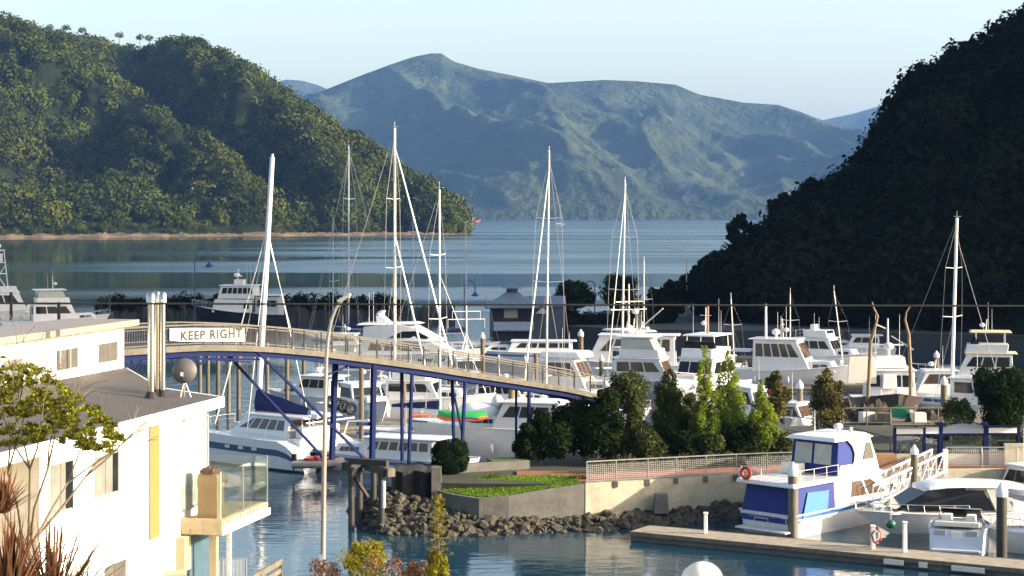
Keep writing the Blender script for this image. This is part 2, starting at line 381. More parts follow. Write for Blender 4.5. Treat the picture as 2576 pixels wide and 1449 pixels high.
while len(cs) < 5600:
    u, v = random.random(), random.random()**.9*.80
    i, j = u*NI, v*NJ; i0, j0 = int(i), int(j)
    if i0 >= NI or j0 >= NJ: continue
    p = gl[i0][j0].lerp(gl[i0+1][j0], i-i0).lerp(gl[i0][j0+1].lerp(gl[i0+1][j0+1], i-i0), j-j0)
    if p.z < .9: continue
    r = random.choice((3, 3.6, 4.5, 5.5, 7, 8.5))*(.55 if p.z < 6 else 1)
    cs.append((p.x, p.y, p.z+r*.55)); rs.append(r)
o = crowns('forest', cs, rs, .80, 200, lf_left, None, seed=5)
tag(o, 'sunlit native forest covering the hill across the water on the left', 'forest', kind='stuff')
# sunlit rocky shoreline under it
rows = []
for i in range(241):
    x = -420+1595*i/240; ds = 1250+200*max(0, min(1, x/1165)); row = []
    for k, (dd, z) in enumerate(((-7,-1),(-5,.3),(-2,1.0),(2,1.8),(9,3))):
        zz = z*(.75+.5*fbm(x/30, k*.6, 4)+.35*fbm(x/7, k, 2)) if z > 0 else z
        d = ds+dd+4*fbm(x/40, k*.2, 9); row.append(Vector(((x-1288)*d/FPX, d, zz)))
    rows.append(row)
structure(grid_mesh('rocky_shore', rows, shorem))

# ---- steep hill on the right, in its own shade; it runs on out of the picture and throws the shade over the far moorings
sil = [(1740,812,268),(1770,802,272),(1800,788,278),(1825,768,284),(1850,742,292),(1885,710,302),(1930,672,312),(1990,602,322),(2040,562,330),(2105,550,338),(2140,508,345),(2210,440,352),(2250,368,358),(2290,292,365),(2330,246,370),(2400,206,378),(2490,160,386),(2576,112,392)]
ridge = [P(x, y, d) for x, y, d in sil]+[Vector(v) for v in ((128,392,68),(150,370,82),(172,335,97),(190,300,108),(205,262,114),(212,226,114),(212,202,112),(208,190,108),(203,180,94),(208,164,36),(222,146,3))]
base = [PX(x, d, 2) for x, d in ((1730,250),(1760,249),(1790,248),(1820,247),(1850,246),(1885,245),(1925,243),(1970,241),(2030,240),(2090,238),(2150,236),(2210,234),(2270,232),(2330,230),(2390,228),(2450,226),(2510,224),(2576,222))]+[Vector(v) for v in ((68,218,2),(76,213,2),(86,207,2),(97,200,2),(108,192,2),(120,183,2),(132,178,2),(143,173,2),(152,169,2),(160,164,2),(172,150,2))]
def poly(pts, t):
    f = t*(len(pts)-1); i = min(int(f), len(pts)-2); return pts[i].lerp(pts[i+1], f-i)
RI, RJ = 140, 44
def right_pt(i, j):
    t = i/RI; a, b = poly(base, t), poly(ridge, t); s = j/RJ*1.4
    if s <= 1:
        p = a.lerp(b, s); p.z = a.z+(b.z-a.z)*(1-(1-s)**1.5)
        p.z += abs(math.sin(math.pi*s))**.8*min(1, b.z/20)*3*fbm(p.x/24, p.y/24, 6)
    else:
        e = (s-1)/.4; dr = (b-a); dr.z = 0; dr.normalize(); p = b+dr*(110*e); p.z = b.z*max(0,1-e)**1.2-2*e
    return p
gr = [[right_pt(i, j) for j in range(RJ+1)] for i in range(RI+1)]
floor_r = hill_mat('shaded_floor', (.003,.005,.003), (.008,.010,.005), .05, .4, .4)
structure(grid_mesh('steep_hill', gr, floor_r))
lf_right = leafmat('shade_darkened_leaves', (.003,.005,.003), (.013,.017,.008), .05, .05)  # leaf colour darkened to deepen the shade of the hill and its foot
cs, rs = [], []
random.seed(11)
while len(cs) < 2200:
    u, v = random.random()**1.2, random.random()*.80
    i, j = u*RI*.80, v*RJ; i0, j0 = int(i), int(j)
    p = gr[i0][j0].lerp(gr[i0+1][j0], i-i0).lerp(gr[i0][j0+1].lerp(gr[i0+1][j0+1], i-i0), j-j0)
    if p.z < 2.2: continue
    r = random.choice((1.4, 1.8, 2.2, 2.6, 3.1, 3.8)); cs.append((p.x, p.y, p.z+r*.75)); rs.append(r)
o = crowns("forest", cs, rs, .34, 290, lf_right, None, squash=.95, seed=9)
tag(o, 'dark shaded forest covering the steep hill on the right', 'forest', kind='stuff')

# ---- haze
hz = MB().box((0, 5000, 345), (17000, 10500+6500, 700))
hz.v = [(x, max(-120, min(13500, y)), z) for x, y, z in hz.v]
ho = hz.build('haze', []); ho.data.materials.clear()
hm = bpy.data.materials.new('haze_air'); hm.use_nodes = True; t = hm.node_tree; t.nodes.clear()
out = t.nodes.new('ShaderNodeOutputMaterial'); pv = t.nodes.new('ShaderNodeVolumePrincipled')
pv.inputs['Color'].default_value = (.21, .44, .92, 1); pv.inputs['Density'].default_value = 4.4e-5; pv.inputs['Anisotropy'].default_value = .1
t.links.new(pv.outputs[0], out.inputs['Volume']); ho.data.materials.append(hm)
tag(ho, 'pale blue haze in the air over the sound', 'haze', kind='stuff')
ho.display_type = 'WIRE'
# ------------------------------------------------------------------ near land
def flat(name, pts, z, m, th=2.5, st=True):
    b = MB().prism([(x, y, z) for x, y in pts], (0,0,0), (0,0,-th)); o = b.build(name, m)
    return structure(o) if st else o
def g2(x, d): return ((x-1288)*d/FPX, d)
# slope under the viewer with the buildings on it
def ground_z(d): return float(np.interp(d, [0, 30, 46, 54, 60, 70, 76], [7.5, 6.6, 5.6, 4.6, 3.0, .6, -1]))
rows = [[Vector((X, d, ground_z(d)+.18*fbm(X*.35, d*.35, 2))) for d in (4,14,24,32,38,42,46,50,54,57,60,64,68,72,76)] for X in range(-46, 62, 2)]
structure(grid_mesh('ground_slope', rows, mat('rough_ground', (.05,.055,.02), .95, rgb2=(.11,.09,.05), scale=.7, bump=.05, bscale=4)))
# terrace behind the sea wall
TZ = 2.1
front = [g2(1093,99.5), g2(1470,98.6), g2(1476,98.6), g2(1890,102), g2(2200,103.5), g2(2760,104.5)]
flat('terrace', front+[g2(2760,128), g2(1960,126), g2(1500,120), g2(1330,110), g2(1093,106)], TZ-.12, soil)
path_o = MB().prism([(x,y,TZ-.1) for x,y in [g2(1300,101.2), g2(1476,99.2), g2(1890,102.4), g2(2200,103.9), g2(2740,105), g2(2740,108), g2(2200,107), g2(1890,105.6), g2(1500,103.4), g2(1300,103.6)]], (0,0,0), (0,0,.06)).build('footpath', brick); structure(path_o)
# far quay behind the moorings (pavilion and round trees stand on it) and the dark breakwater
flat('far_quay', [(6.5,240),(14,233),(40,228),(75,215),(120,190),(130,260),(60,280),(20,290),(9,268),(6.5,250)], 1.9, asph, 4)
flat('right_quay', [(26,131),(60,128),(60,139),(38,140),(27,139)], 1.5, timber, 3.5)
rows = []
for i in range(140):
    x = 285+860*i/139; row = []
    for k, (dd, z) in enumerate(((-5,-.6),(-3,.7),(-1,1.7),(1.5,2.2),(4,1.5),(8,-.8))):
        row.append(PX(x, 282+dd+1.2*fbm(x/25,k*.5,3), z+(.7*fbm(x/18, k*.6, 7)+.5*fbm(x/5, k, 1) if 0<k<5 else 0)))
    rows.append(row)
structure(grid_mesh('breakwater', rows, rockd))
# rock bank under the bridge end and in front of the walls
def bank_pt(x, s):
    top_d = interp([(880,103),(940,101),(1093,99.6),(1205,97.5),(1476,98.8),(1900,102),(2100,103.5)], x); toe = interp([(880,98.5),(960,94.8),(1090,94.0),(1300,94.6),(1476,95.4),(1700,98.0),(1900,100.3),(2100,102.5)], x)
    top_z = interp([(860,-.4),(900,1.0),(960,1.7),(1093,1.1),(1205,.40),(1476,.35),(1900,.5),(2100,.4)], x)
    d = toe+(top_d-toe)*s; z = -.4+(top_z+.4)*s**.8
    return PX(x, d, z+.16*fbm(x/14, s*3, 5))
rows = [[bank_pt(860+i*10, j/10) for j in range(11)] for i in range(125)]
structure(grid_mesh('rock_bank', rows, rockd))
# individual boulders
rk = []
for q in range(6):
    b = MB(); b.sph((0,0,0), (1,.75,.62), 6)
    b.v = [tuple(Vector(p)*(1+.6*fbm(p[0]*1.1+q*7.3, p[1]*1.1, p[2]*1.1))) for p in b.v]
    rk.append(b)
random.seed(21); rock_src = []
n_rock = 0
def put_rock(x, s, size):
    global n_rock
    p = bank_pt(x, s); q = random.randrange(6)
    if q >= len(rock_src) or True:
        if len(rock_src) < 6: q = len(rock_src); o = rk[q].build('boulder', rockm); rock_src.append(o)
        else: o = rock_src[q].copy(); col.objects.link(o)
    o.location = p+Vector((0,-.05,.12*size)); o.scale = (size*.5, size*.42, size*.42)
    o.rotation_euler = (random.uniform(-.7,.7), random.uniform(-.7,.7), random.uniform(0,6.3)); n_rock += 1
    lit = 'grey-brown boulder in the rock bank below the sea wall and lawn' 
    tag(o, lit, 'rock', 'boulders of the rock bank'); return o
for k in range(255):
    x = random.uniform(1120, 2060); put_rock(x, random.uniform(.02, .92), random.choice((.5,.55,.62,.7,.8,1.0)))
for k in range(40):
    x = random.uniform(900, 1120); put_rock(x, random.uniform(.05,.9), random.choice((.35,.45,.6)))

rub = MB()
for k in range(1100):
    x = random.uniform(900, 2080); p = bank_pt(x, random.uniform(0,.95)); q = rk[k%6]; z_ = random.uniform(.16,.3); M = Matrix.Rotation(random.uniform(0,6.3),3,'Z') @ Matrix.Rotation(random.uniform(-.9,.9),3,'X')
    rub.add([p+Vector((0,-.03,.06))+(M @ Vector(v))*z_ for v in q.v], q.f)
o = rub.build('rubble', rockm); tag(o, 'small broken stones filling the gaps between the boulders of the rock bank', 'rubble', kind='stuff')
# sea wall
sw = thing('sea_wall', 'pale concrete sea wall below the promenade railing', 'wall', PX(1680,100,0))
def wl(p): return Vector(p)-sw.location
wb = MB()
wpts = [g2(1473,98.4), g2(1890,101.8), g2(2200,103.3), g2(2760,104.3)]
wb.prism([wl((x,y,TZ)) for x,y in wpts]+[wl((x,y+.45,TZ)) for x,y in wpts[::-1]], (0,0,0), (0,0,-2.2)); wb.build('wall', conc, sw)
bx = MB(); bx.box(wl(PX(1663,99.3,.95)), (.75,.7,1.0), top=.85); bx.build('outfall_box', concd, sw)
for x in (1548,1628,1700,1775,1850):
    d = interp([(1473,98.4),(1890,101.8)], x); MB().box(wl(PX(x,d-.03,TZ-.12)), (.26,.16,.3)).build('post_socket', concd, sw)
# curved lawn kerb
lk = thing('lawn_wall', 'low grey concrete retaining wall curving round the lawn', 'wall', PX(1300,98,0))
kp = [(1090,99.6,1.62),(1140,98.2,1.55),(1205,97.2,1.50),(1280,97.3,1.62),(1380,97.9,1.88),(1470,98.4,2.08)]
kb = MB(); rings = []
for x, d, z in kp:
    p = PX(x,d,0)-lk.location; rings.append([p+Vector((0,0,.2)), p+Vector((0,0,z)), p+Vector((.1,.3,z)), p+Vector((.1,.3,.2))])
kb.loft(rings); kb.build('kerb', concd, lk)
# lawn
lm = MB(); lp = [(x, d+.25, z-.05) for x, d, z in kp]+[(1440,101.2,2.06),(1300,101.6,2.05),(1180,101,1.9)]
c = [PX(*p) for p in lp]; lm.add(c, [tuple(range(len(c)))]); structure(lm.build('lawn', mat('turf', (.06,.12,.014), .95, rgb2=(.12,.19,.025), scale=1.5, bump=.03, bscale=20)))
g = np.random.default_rng(4); gp = []
while len(gp) < 9000:
    x = g.uniform(1110,1455); d = g.uniform(97.4,101.4)
    dlo = interp([(k[0],k[1]+.35) for k in kp], x); dhi = interp([(1100,99.8),(1180,101),(1300,101.6),(1440,101.2),(1460,99)], x)
    if dlo < d < dhi:
        t = (d-dlo)/(dhi-dlo); z = interp([(k[0],k[2]-.05) for k in kp], x)*(1-t)+interp([(1100,1.65),(1180,1.9),(1300,2.05),(1440,2.06)], x)*t
        gp.append(tuple(PX(x,d,z+.05)))
gp = np.array(gp); nn = g.normal(size=gp.shape); nn[:,2] *= .3; nn /= np.linalg.norm(nn,axis=1,keepdims=True)
o = quads('grass', gp, nn, g.uniform(.04,.1,len(gp)), leafmat('grass_blades', (.08,.15,.016), (.20,.30,.04), .4, .5), np.repeat(g.random(len(gp)),4), g)
tag(o, 'short bright green grass on the small lawn above the rocks', 'grass', kind='stuff')

# railings: posts, top rail, mesh panels
def railing(label, pts, h, panel=True, name='railing', m=steel, pr=.03, mesh=True):
    r = thing(name, label, 'railing', pts[0]); L = [Vector(p)-Vector(pts[0]) for p in pts]
    for p in L: MB().tube(p+Vector((0,0,-.25)), p+Vector((0,0,h)), pr).build('post', m, r)
    MB().path([p+Vector((0,0,h)) for p in L], pr*1.1).build('top_rail', m, r)
    MB().path([p+Vector((0,0,.1)) for p in L], pr*.7).build('bottom_rail', m, r)
    if mesh:
        mb = MB()
        for a, b2 in zip(L, L[1:]):
            n = max(3, int((b2-a).length/.11))
            for k in range(1, n): q = a.lerp(b2, k/n); mb.tube(q+Vector((0,0,.12)), q+Vector((0,0,h-.12)), .006, n=3)
            for k in range(1, 9): z = .12+(h-.24)*k/9; mb.tube(a+Vector((0,0,z)), b2+Vector((0,0,z)), .006, n=3)
        mb.build('wire_mesh', galv, r)
    return r
railing('steel mesh railing along the top of the pale sea wall', [PX(x, interp([(1473,98.5),(1890,101.9),(2200,103.4)],x), TZ) for x in (1476,1550,1630,1702,1776,1852,1930,2010,2090,2170)], 1.1)

# ------------------------------------------------------------------ footbridge
A = PX(300, 91, 0); B = PX(1570, 113, 0); bdir = (B-A).normalized(); bn = Vector((-bdir.y, bdir.x, 0))
def on_bridge(x):
    k = (x-1288)/FPX; t = (k*A.y-A.x)/((B.x-A.x)-k*(B.y-A.y)); return A.lerp(B, t)
bprof = [(296,884),(312,882),(430,874),(512,870),(600,871),(680,874),(811,886),(943,903),(1068,920),(1147,933),(1288,954),(1424,975),(1500,992),(1575,1008)]
def deck(x):
    p = on_bridge(x); p.z = zof(interp(bprof, x), p.y); return p
br = thing('footbridge', 'arched footbridge with timber deck, grey handrails and blue steel legs', 'bridge', on_bridge(912))
O = br.location
xs = [300]+list(range(320, 1571, 25)); pts = [deck(x)-O for x in xs]; WB = 2.6
up = Vector((0,0,1))
def ribbon(off0, off1, z0, z1):
    b = MB(); b.loft([[p+bn*off0+up*z0, p+bn*off1+up*z0, p+bn*off1+up*z1, p+bn*off0+up*z1] for p in pts]); return b
ribbon(0, WB, -.14, 0).build('deck', deckt, br)
ribbon(-.06, -.005, -.24, .05).build('deck_edge', mat('edge_timber', (.105,.096,.076), .8, var=.35, scale=2), br)
ribbon(.1, .3, -.52, -.15).build('beam', bsteel, br); ribbon(WB-.3, WB-.1, -.52, -.15).build('beam', bsteel, br)
for off in (0.0, WB):
    ribbon(off-.05, off+.05, 1.02, 1.09).build('handrail', railt, br)
    ribbon(off-.02, off+.02, .12, .17).build('bottom_rail', railt, br)
    ribbon(off-.02, off+.02, .9, .94).build('middle_rail', railt, br)
    bal = MB(); L = (B-A).length
    seg = [pts[0]]
    for a, b in zip(pts, pts[1:]):
        n = max(1, int((b-a).length/.13))
        for k in range(n): q = a.lerp(b, k/n)+bn*off; bal.tube(q+up*.16, q+up*.92, .011, n=3)
    bal.build('balusters', railt, br)
    for x in (312,372,425,470,512,560,605,650,695,735,765,808,835,870,905,948,985,1027,1065,1103,1140,1178,1215,1253,1290,1327,1365,1405,1445,1485,1520):
        if off and x % 2: continue
        q = deck(x)-O+bn*off; MB().bar(q, q+up*1.05, .075, .075).build('rail_post', railt, br)
def leg(x0, y0, x1, y1, off=0.0, r=.10, dd=0, nm='leg', m=bsteel):
    """strut between two view points on the bridge's plane"""
    a = on_bridge(x0); a.z = zof(y0, a.y); b = on_bridge(x1); b.z = zof(y1, b.y)
    MB().bar(a-O+bn*off, b-O+bn*off, r*2, r*2).build(nm, m, br)
leg(945,905,940,1178,.15,.12); leg(912,902,902,1168,WB-.2,.12)
leg(907,1068,942,1068,.3,.07,nm='cross_bar')
leg(650,885,945,1180,.1,.06,nm='brace'); leg(625,885,884,1166,WB-.2,.06,nm='brace')
leg(1043,922,1034,1168,.2,.07); leg(1079,924,1080,1170,WB-.2,.07)
leg(1038,1060,1080,1062,.2,.045,nm='cross_bar')
leg(1177,940,1166,1168,.2,.07); leg(1206,944,1212,1170,WB-.2,.07); leg(1170,962,1212,1165,1.2,.045,nm='brace'); leg(1168,1052,1210,1055,.2,.045,nm='cross_bar')
leg(1337,962,1335,1170,.2,.075); leg(1368,970,1368,1165,WB-.2,.07)
leg(1450,985,1450,1150,.2,.075)
leg(790,880,905,905,.4,.04,nm='brace') if False else None
# blue trusses under the left span
zz = [(325,886,350,930),(350,930,378,884),(425,884,452,922),(452,922,480,878),(480,878,512,918),(512,918,545,876),(545,876,580,914),(580,914,612,878),(820,950,905,912),(318,925,420,900),(420,900,520,905),(520,905,640,912)]
for a in zz: leg(*a, .3, .035, nm='truss_bar')
leg(300,900,660,905,.3,.05,nm='truss_bar')
# sign on the rail
sg = thing('warning_sign', 'white KEEP RIGHT board on the bridge railing', 'sign', deck(512)-bn*.12)
def sgp(x, y):
    p = on_bridge(x)-bn*.09; p.z = zof(y, p.y); return p-sg.location
def quad_board(x0,x1,yt0,yt1,yb0,yb1,th): 
    q = [sgp(x0,yb0), sgp(x1,yb1), sgp(x1,yt1), sgp(x0,yt0)]; return MB().prism(q, (0,0,0), -bn*th)
quad_board(443,611,826,827,858.5,858.5,.04).build('board', signm, sg, bevel=.008)
quad_board(424,443.5,826,826,857,858,.03).build('side_board', mat('sign_side', (.6,.56,.48), .6, var=.1), sg)
tx = bpy.data.curves.new('lettering', 'FONT'); tx.body = 'KEEP RIGHT'; tx.align_x = 'CENTER'; tx.align_y = 'CENTER'; tx.size = .60; tx.extrude = .004; tx.offset = .03; tx.space_character = 1.16; tx.space_word = 1.1
to = bpy.data.objects.new('lettering', tx); col.objects.link(to)
me = bpy.data.meshes.new_from_object(to.evaluated_get(bpy.context.evaluated_depsgraph_get())); bpy.data.objects.remove(to)
me.materials.clear(); me.materials.append(inkm)
wv = max(v.co.x for v in me.vertices)-min(v.co.x for v in me.vertices); target = (sgp(605,842)-sgp(450,842)).length
for v in me.vertices: v.co.x *= target/wv
to = bpy.data.objects.new('lettering', me); col.objects.link(to); to.parent = sg
cpt = (sgp(450,842.5)+sgp(605,842.5))/2-bn*.046
to.matrix_local = Matrix.Translation(cpt) @ Matrix.Rotation(math.atan2(bdir.y, bdir.x), 4, 'Z') @ Matrix.Rotation(R(90), 4, 'X')

# bridge footing: black pile trestle in the water
tr = thing('pile_trestle', 'black timber pile trestle carrying the bridge legs at the bank', 'trestle', PX(920,97,0)); TO = tr.location
for x, d, m in ((884,97.0,piled),(905,98.6,piled),(960,96.0,piled),(940,99,piled)):
    MB().tube(PX(x,d,-1)-TO, PX(x,d,3.1)-TO, .17, .15, 10).build('pile', m, tr)
MB().tube(PX(965,95.7,1.25)-TO, PX(965,95.7,2.6)-TO, .11, .11, 8).build('pipe', galv, tr)
MB().bar(PX(868,96.9,3.15)-TO, PX(915,98.7,3.15)-TO, .4, .4).build('cap_beam', piled, tr)
MB().bar(PX(925,98.5,3.0)-TO, PX(985,95.8,3.0)-TO, .4, .42).build('cap_beam', timber, tr)
MB().bar(PX(880,97.0,3.45)-TO, PX(975,96.2,3.42)-TO, .35, .3).build('cap_beam', piled, tr)
MB().bar(PX(893,97,2.6)-TO, PX(925,97.8,1.5)-TO, .15, .15).build('brace', piled, tr)
bw = thing('abutment', 'dark stone abutment wall under the bridge beside the clipped bush', 'wall', PX(1040,101,0)); BO = bw.location
b = MB(); rings = []
for i in range(9):
    x = 985+ (1098-985)*i/8; d = 99.9+.2*math.sin(i*2); h = 2.5+.15*fbm(i*.9,3)
    p = PX(x,d,0)-BO; rings.append([p+up*.8, p+up*h, p+Vector((0,3.5,h)), p+Vector((0,3.5,.8))])
b.loft(rings); b.build('stonework', rockd, bw)
MB().box(PX(1098,99.6,1.6)-BO, (.5,.5,2.4)).build('end_pillar', concd, bw)
# low planter walls behind the lawn
lw = thing('planter_wall', 'low grey planter wall behind the lawn under the bridge legs', 'wall', PX(1230,104,0))
MB().bar(PX(1105,103,TZ+.1)-lw.location, PX(1330,105,TZ+.1)-lw.location, .3, .5).build('wall', concd, lw)
MB().bar(PX(1230,104.9,TZ+.35)-lw.location, PX(1325,105.6,TZ+.35)-lw.location, .9, .1).build('grass_strip', mat('turf2', (.04,.08,.012), .95), lw)

# marina piles
def pile(x, ytop, ybase, label, r=.2, cap=True, d=None, m=pilet, grp='marina mooring piles', z0=-1.0):
    d = d or 76912/(ybase-HY); p = PX(x, d, 0); ztop = zof(ytop, d); t = thing('mooring_pile', label, 'pile', p, group=grp)
    ch = r*2.6 if cap else 0
    MB().tube((0,0,z0), (0,0,ztop-ch*.6), r, r*.95, 12).build('post', m, t, smooth=50)
    if cap: MB().lathe([(r*1.12,ztop-ch),(r*1.12,ztop-ch*.55),(r*.12,ztop)], 12).build('cap', gel, t, smooth=40)
    return t
PILES = [(1995,1162,1355,.26,1,'thick pile with white cap beside the stern of the blue canopy cruiser',None),
 (2520,1212,1412,.26,1,'thick dark pile with white cap at the right end of the near pontoon',None),
 (2300,1118,1300,.2,1,'white capped pile in front of the white gangway',None),
 (1461,828,990,.24,1,'white capped pile behind the roofed launch left of the trees',None),
 (1214,836,1000,.2,1,'white capped pile right of the small fishing boat behind the bridge',None),
 (1582,868,980,.2,1,'white capped pile left of the flybridge launch behind the trees',None),
 (1513,892,985,.22,1,'white capped pile by the twin hull launch above the hedge',None),
 (2356,882,1010,.22,1,'white capped pile left of the thick silver mast on the right',None),
 (2012,955,1100,.24,1,'brown pile with white cap rising from the pontoon behind the trees',None),
 (2375,945,1090,.26,1,'brown pile with white cap under the thick silver mast',None),
 (1287,960,1150,.22,0,'pale green timber pile behind the bridge beside the kayak boat',122),
 (1130,880,985,.17,1,'timber pile against the railing right of the fishing boat',165),
 (1348,890,990,.17,0,'thin timber pile crossing the bridge rail below the ketch mast',150),
 (909,920,1115,.17,0,'brown timber pile between the blue bridge legs',125),
 (1015,960,1070,.2,0,'short timber pile near the orange buoy under the bridge',140)]
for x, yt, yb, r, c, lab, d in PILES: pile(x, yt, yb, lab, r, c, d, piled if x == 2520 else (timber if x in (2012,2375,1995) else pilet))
for k, (x, yb, l) in enumerate(((503,1010,'the end pile at the left'),(523,1024,'second pile from the left'),(548,1030,'third pile from the left'),(575,1036,'fourth pile, in front of the stay'),(600,1030,'fifth pile, beside the white mast'),(648,1000,'pile just behind the white catamaran mast'),(672,1000,'pile right of the white catamaran mast'),(722,1035,'pile left of the grey workboat'),(764,1000,'pile behind the long blue brace'))):
    pile(x, 862, yb, 'brown timber pile under the left bridge span, '+l, .17, 0, None, pilet if k % 3 else timber, 'timber piles under the left bridge span')
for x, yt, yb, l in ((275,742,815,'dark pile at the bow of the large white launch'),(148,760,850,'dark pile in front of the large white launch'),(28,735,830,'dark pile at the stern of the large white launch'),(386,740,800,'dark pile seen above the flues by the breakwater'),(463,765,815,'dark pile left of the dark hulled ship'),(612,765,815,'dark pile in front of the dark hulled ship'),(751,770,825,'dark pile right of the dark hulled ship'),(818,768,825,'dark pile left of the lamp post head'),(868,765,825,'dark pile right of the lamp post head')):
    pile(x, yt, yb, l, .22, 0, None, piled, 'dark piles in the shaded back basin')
# white posts standing on the near pontoon
# ------------------------------------------------------------------ pontoons
def pontoon(label, p, q, wd, z=.45, m=deckt, th=.55, nm='pontoon'):
    p, q = Vector(p), Vector(q); t = thing(nm, label, 'pontoon', (p+q)/2); o = t.location
    d = (q-p).normalized(); s = Vector((-d.y, d.x, 0))
    MB().prism([p-o-s*wd/2+up*z, q-o-s*wd/2+up*z, q-o+s*wd/2+up*z, p-o+s*wd/2+up*z], (0,0,0), (0,0,-.16)).build('deck', m, t)
    MB().prism([p-o-s*(wd/2-.05)+up*(z-.164), q-o-s*(wd/2-.05)+up*(z-.164), q-o+s*(wd/2-.05)+up*(z-.164), p-o+s*(wd/2-.05)+up*(z-.164)], (0,0,0), (0,0,-th)).build('float', concd, t)
    for sg_ in (-1,1):
        a, b = p-o+s*sg_*(wd/2+.045)+up*(z-.09), q-o+s*sg_*(wd/2+.045)+up*(z-.09); MB().bar(a, b, .08, .2).build('edge_beam', timber, t)
    return t
near = pontoon('long concrete edged pontoon in front of the moored cruisers', PX(1610,94.4,0), PX(2760,83.0,0), 2.1, .45, mat('pontoon_deck', (.26,.22,.16), .85, var=.3, scale=2.2, bump=.01))
for f, w_ in ((.52,.75),(.60,.28),(.78,1.1),(.36,.3)):
    pass
def near_edge(x, z, off=1.15):
    # point on the pontoon's near side at view x
    p, q = PX(1610,94.4,0), PX(2760,83.0,0); d = (q-p).normalized(); s = Vector((d.y,-d.x,0))
    p, q = p+s*off, q+s*off; k = (x-1288)/FPX; t = (k*p.y-p.x)/((q.x-p.x)-k*(q.y-p.y)); r = p.lerp(q, t); r.z = z; return r
yaw_p = math.atan2(-11.4, 27.9)
for x, wdt, lab in ((2248,.95,'pale fender board on the pontoon edge nearest the white outboard stern'),(2322,.4,'small pale fender board in the middle of the pontoon edge'),(2435,1.5,'long pale fender board at the right of the pontoon edge')):
    p = near_edge(x, .22, 1.19)
    o = MB().box((0,0,0), (wdt,.09,.24)).build('fender_board', gel2, bevel=.02); o.location = p; o.rotation_euler[2] = math.atan2((PX(2760,83,0)-PX(1610,94.4,0)).y, (PX(2760,83,0)-PX(1610,94.4,0)).x)
    tag(o, lab, 'fender', 'fender boards on the near pontoon')
for x, yt, yb, lab in ((1775,1268,1318,'white service post at the left end of the near pontoon'),(2196,1315,1372,'white service post with a coiled hose in front of the bow'),(2276,1308,1382,'white service post left of the shaded transom')):
    p = near_edge(x, .45, -.2); t = thing('service_post', lab, 'post', p, group='service posts on the near pontoon')
    h = .45+(yb-yt)*p.y/FPX-.45
    MB().box((0,0,h/2), (.2,.2,h), top=.9).build('post', gel, t, bevel=.02); MB().box((0,0,h+.04), (.24,.24,.08)).build('cap', gel, t, bevel=.02)
for lab, p, q, wd in (('grey pontoon behind the bridge under the roofed launch', PX(1100,152,0), PX(1750,158,0), 2.2),('timber pontoon behind the central trees', PX(1640,128,0), PX(2500,134,0), 2.2),('timber pontoon with tyres below the left bridge span', PX(560,136,0), PX(1010,142,0), 2.0),('far pontoon in front of the pavilion quay', PX(850,205,0), PX(2050,208,0), 2.4),('pontoon between the pilothouse boats on the right', PX(1800,172,0), PX(2600,174,0), 2.2),('narrow pontoon finger beside the kayak boat', PX(935,130,0), PX(1130,118,0), 1.3)):
    pontoon(lab, p, q, wd)
# ------------------------------------------------------------------ white house on the left
C0 = PX(520, 47.3, 0); hu = Vector((.22,.975,0)).normalized(); hn = Vector((hu.y,-hu.x,0))
hs = thing('white_house', 'white rendered house with grey roof, steel flues and glass balcony', 'house', (C0.x, C0.y, 5.5)); HO = hs.location.copy()
def H(s, o, z): return C0+hu*s+hn*o+up*z-HO
def hblock(s0,s1,o0,o1,z0,z1): return MB().hexa([H(s0,o0,z0),H(s1,o0,z0),H(s1,o1,z0),H(s0,o1,z0),H(s0,o0,z1),H(s1,o0,z1),H(s1,o1,z1),H(s0,o1,z1)])
hblock(-8.96,0,-4.5,0,4.2,11.18).build('wall', wpaint, hs)
hblock(-30,-8.96,-9,-2.6,4.2,11.0).build('side_wall', beige, hs)
hblock(-26,4.0,-5.6,-4.0,9.0,12.92).build('upper_wall', wpaint, hs)
# roofs
rf = MB(); a = [H(.62,.12,11.40), H(.9,-1.6,11.56), H(4.1,-4.0,11.80), H(-12,-4.0,11.80), H(-12,.12,11.40)]; rf.prism(a, (0,0,.0), (0,0,-.05))
roof = rf.build('roof', roofg, hs)
fb = MB(); fb.bar(H(-12,.16,11.28), H(.68,.16,11.28), .07, .26); fb.bar(H(.66,.14,11.28), H(.98,-1.6,11.44), .07, .26); fb.bar(H(.98,-1.6,11.44), H(4.1,-4.0,11.68), .07, .22); fb.build('fascia', fascia_m, roof)
sf = MB(); a = [H(.6,.08,11.2), H(.6,-2,11.2), H(-12,-2,11.2), H(-12,.08,11.2)]; sf.prism(a, (0,0,0), (0,0,-.03)); sf.build('soffit', fascia_m, roof)
u = MB(); u.hexa([H(-27,-5.8,12.94),H(4.35,-5.8,12.94),H(4.35,-3.7,12.94),H(-27,-3.7,12.94),H(-27,-5.8,13.10),H(4.35,-5.8,13.10),H(4.35,-3.7,13.10),H(-27,-3.7,13.10)])
ur = u.build('upper_roof', mat('pale_roof', (.20,.18,.16), .7, var=.15), hs)
def spx(x, o=0.0):
    k = (x-1288)/FPX; q = C0+hn*o; return (k*q.y-q.x)/(hu.x-k*hu.y)
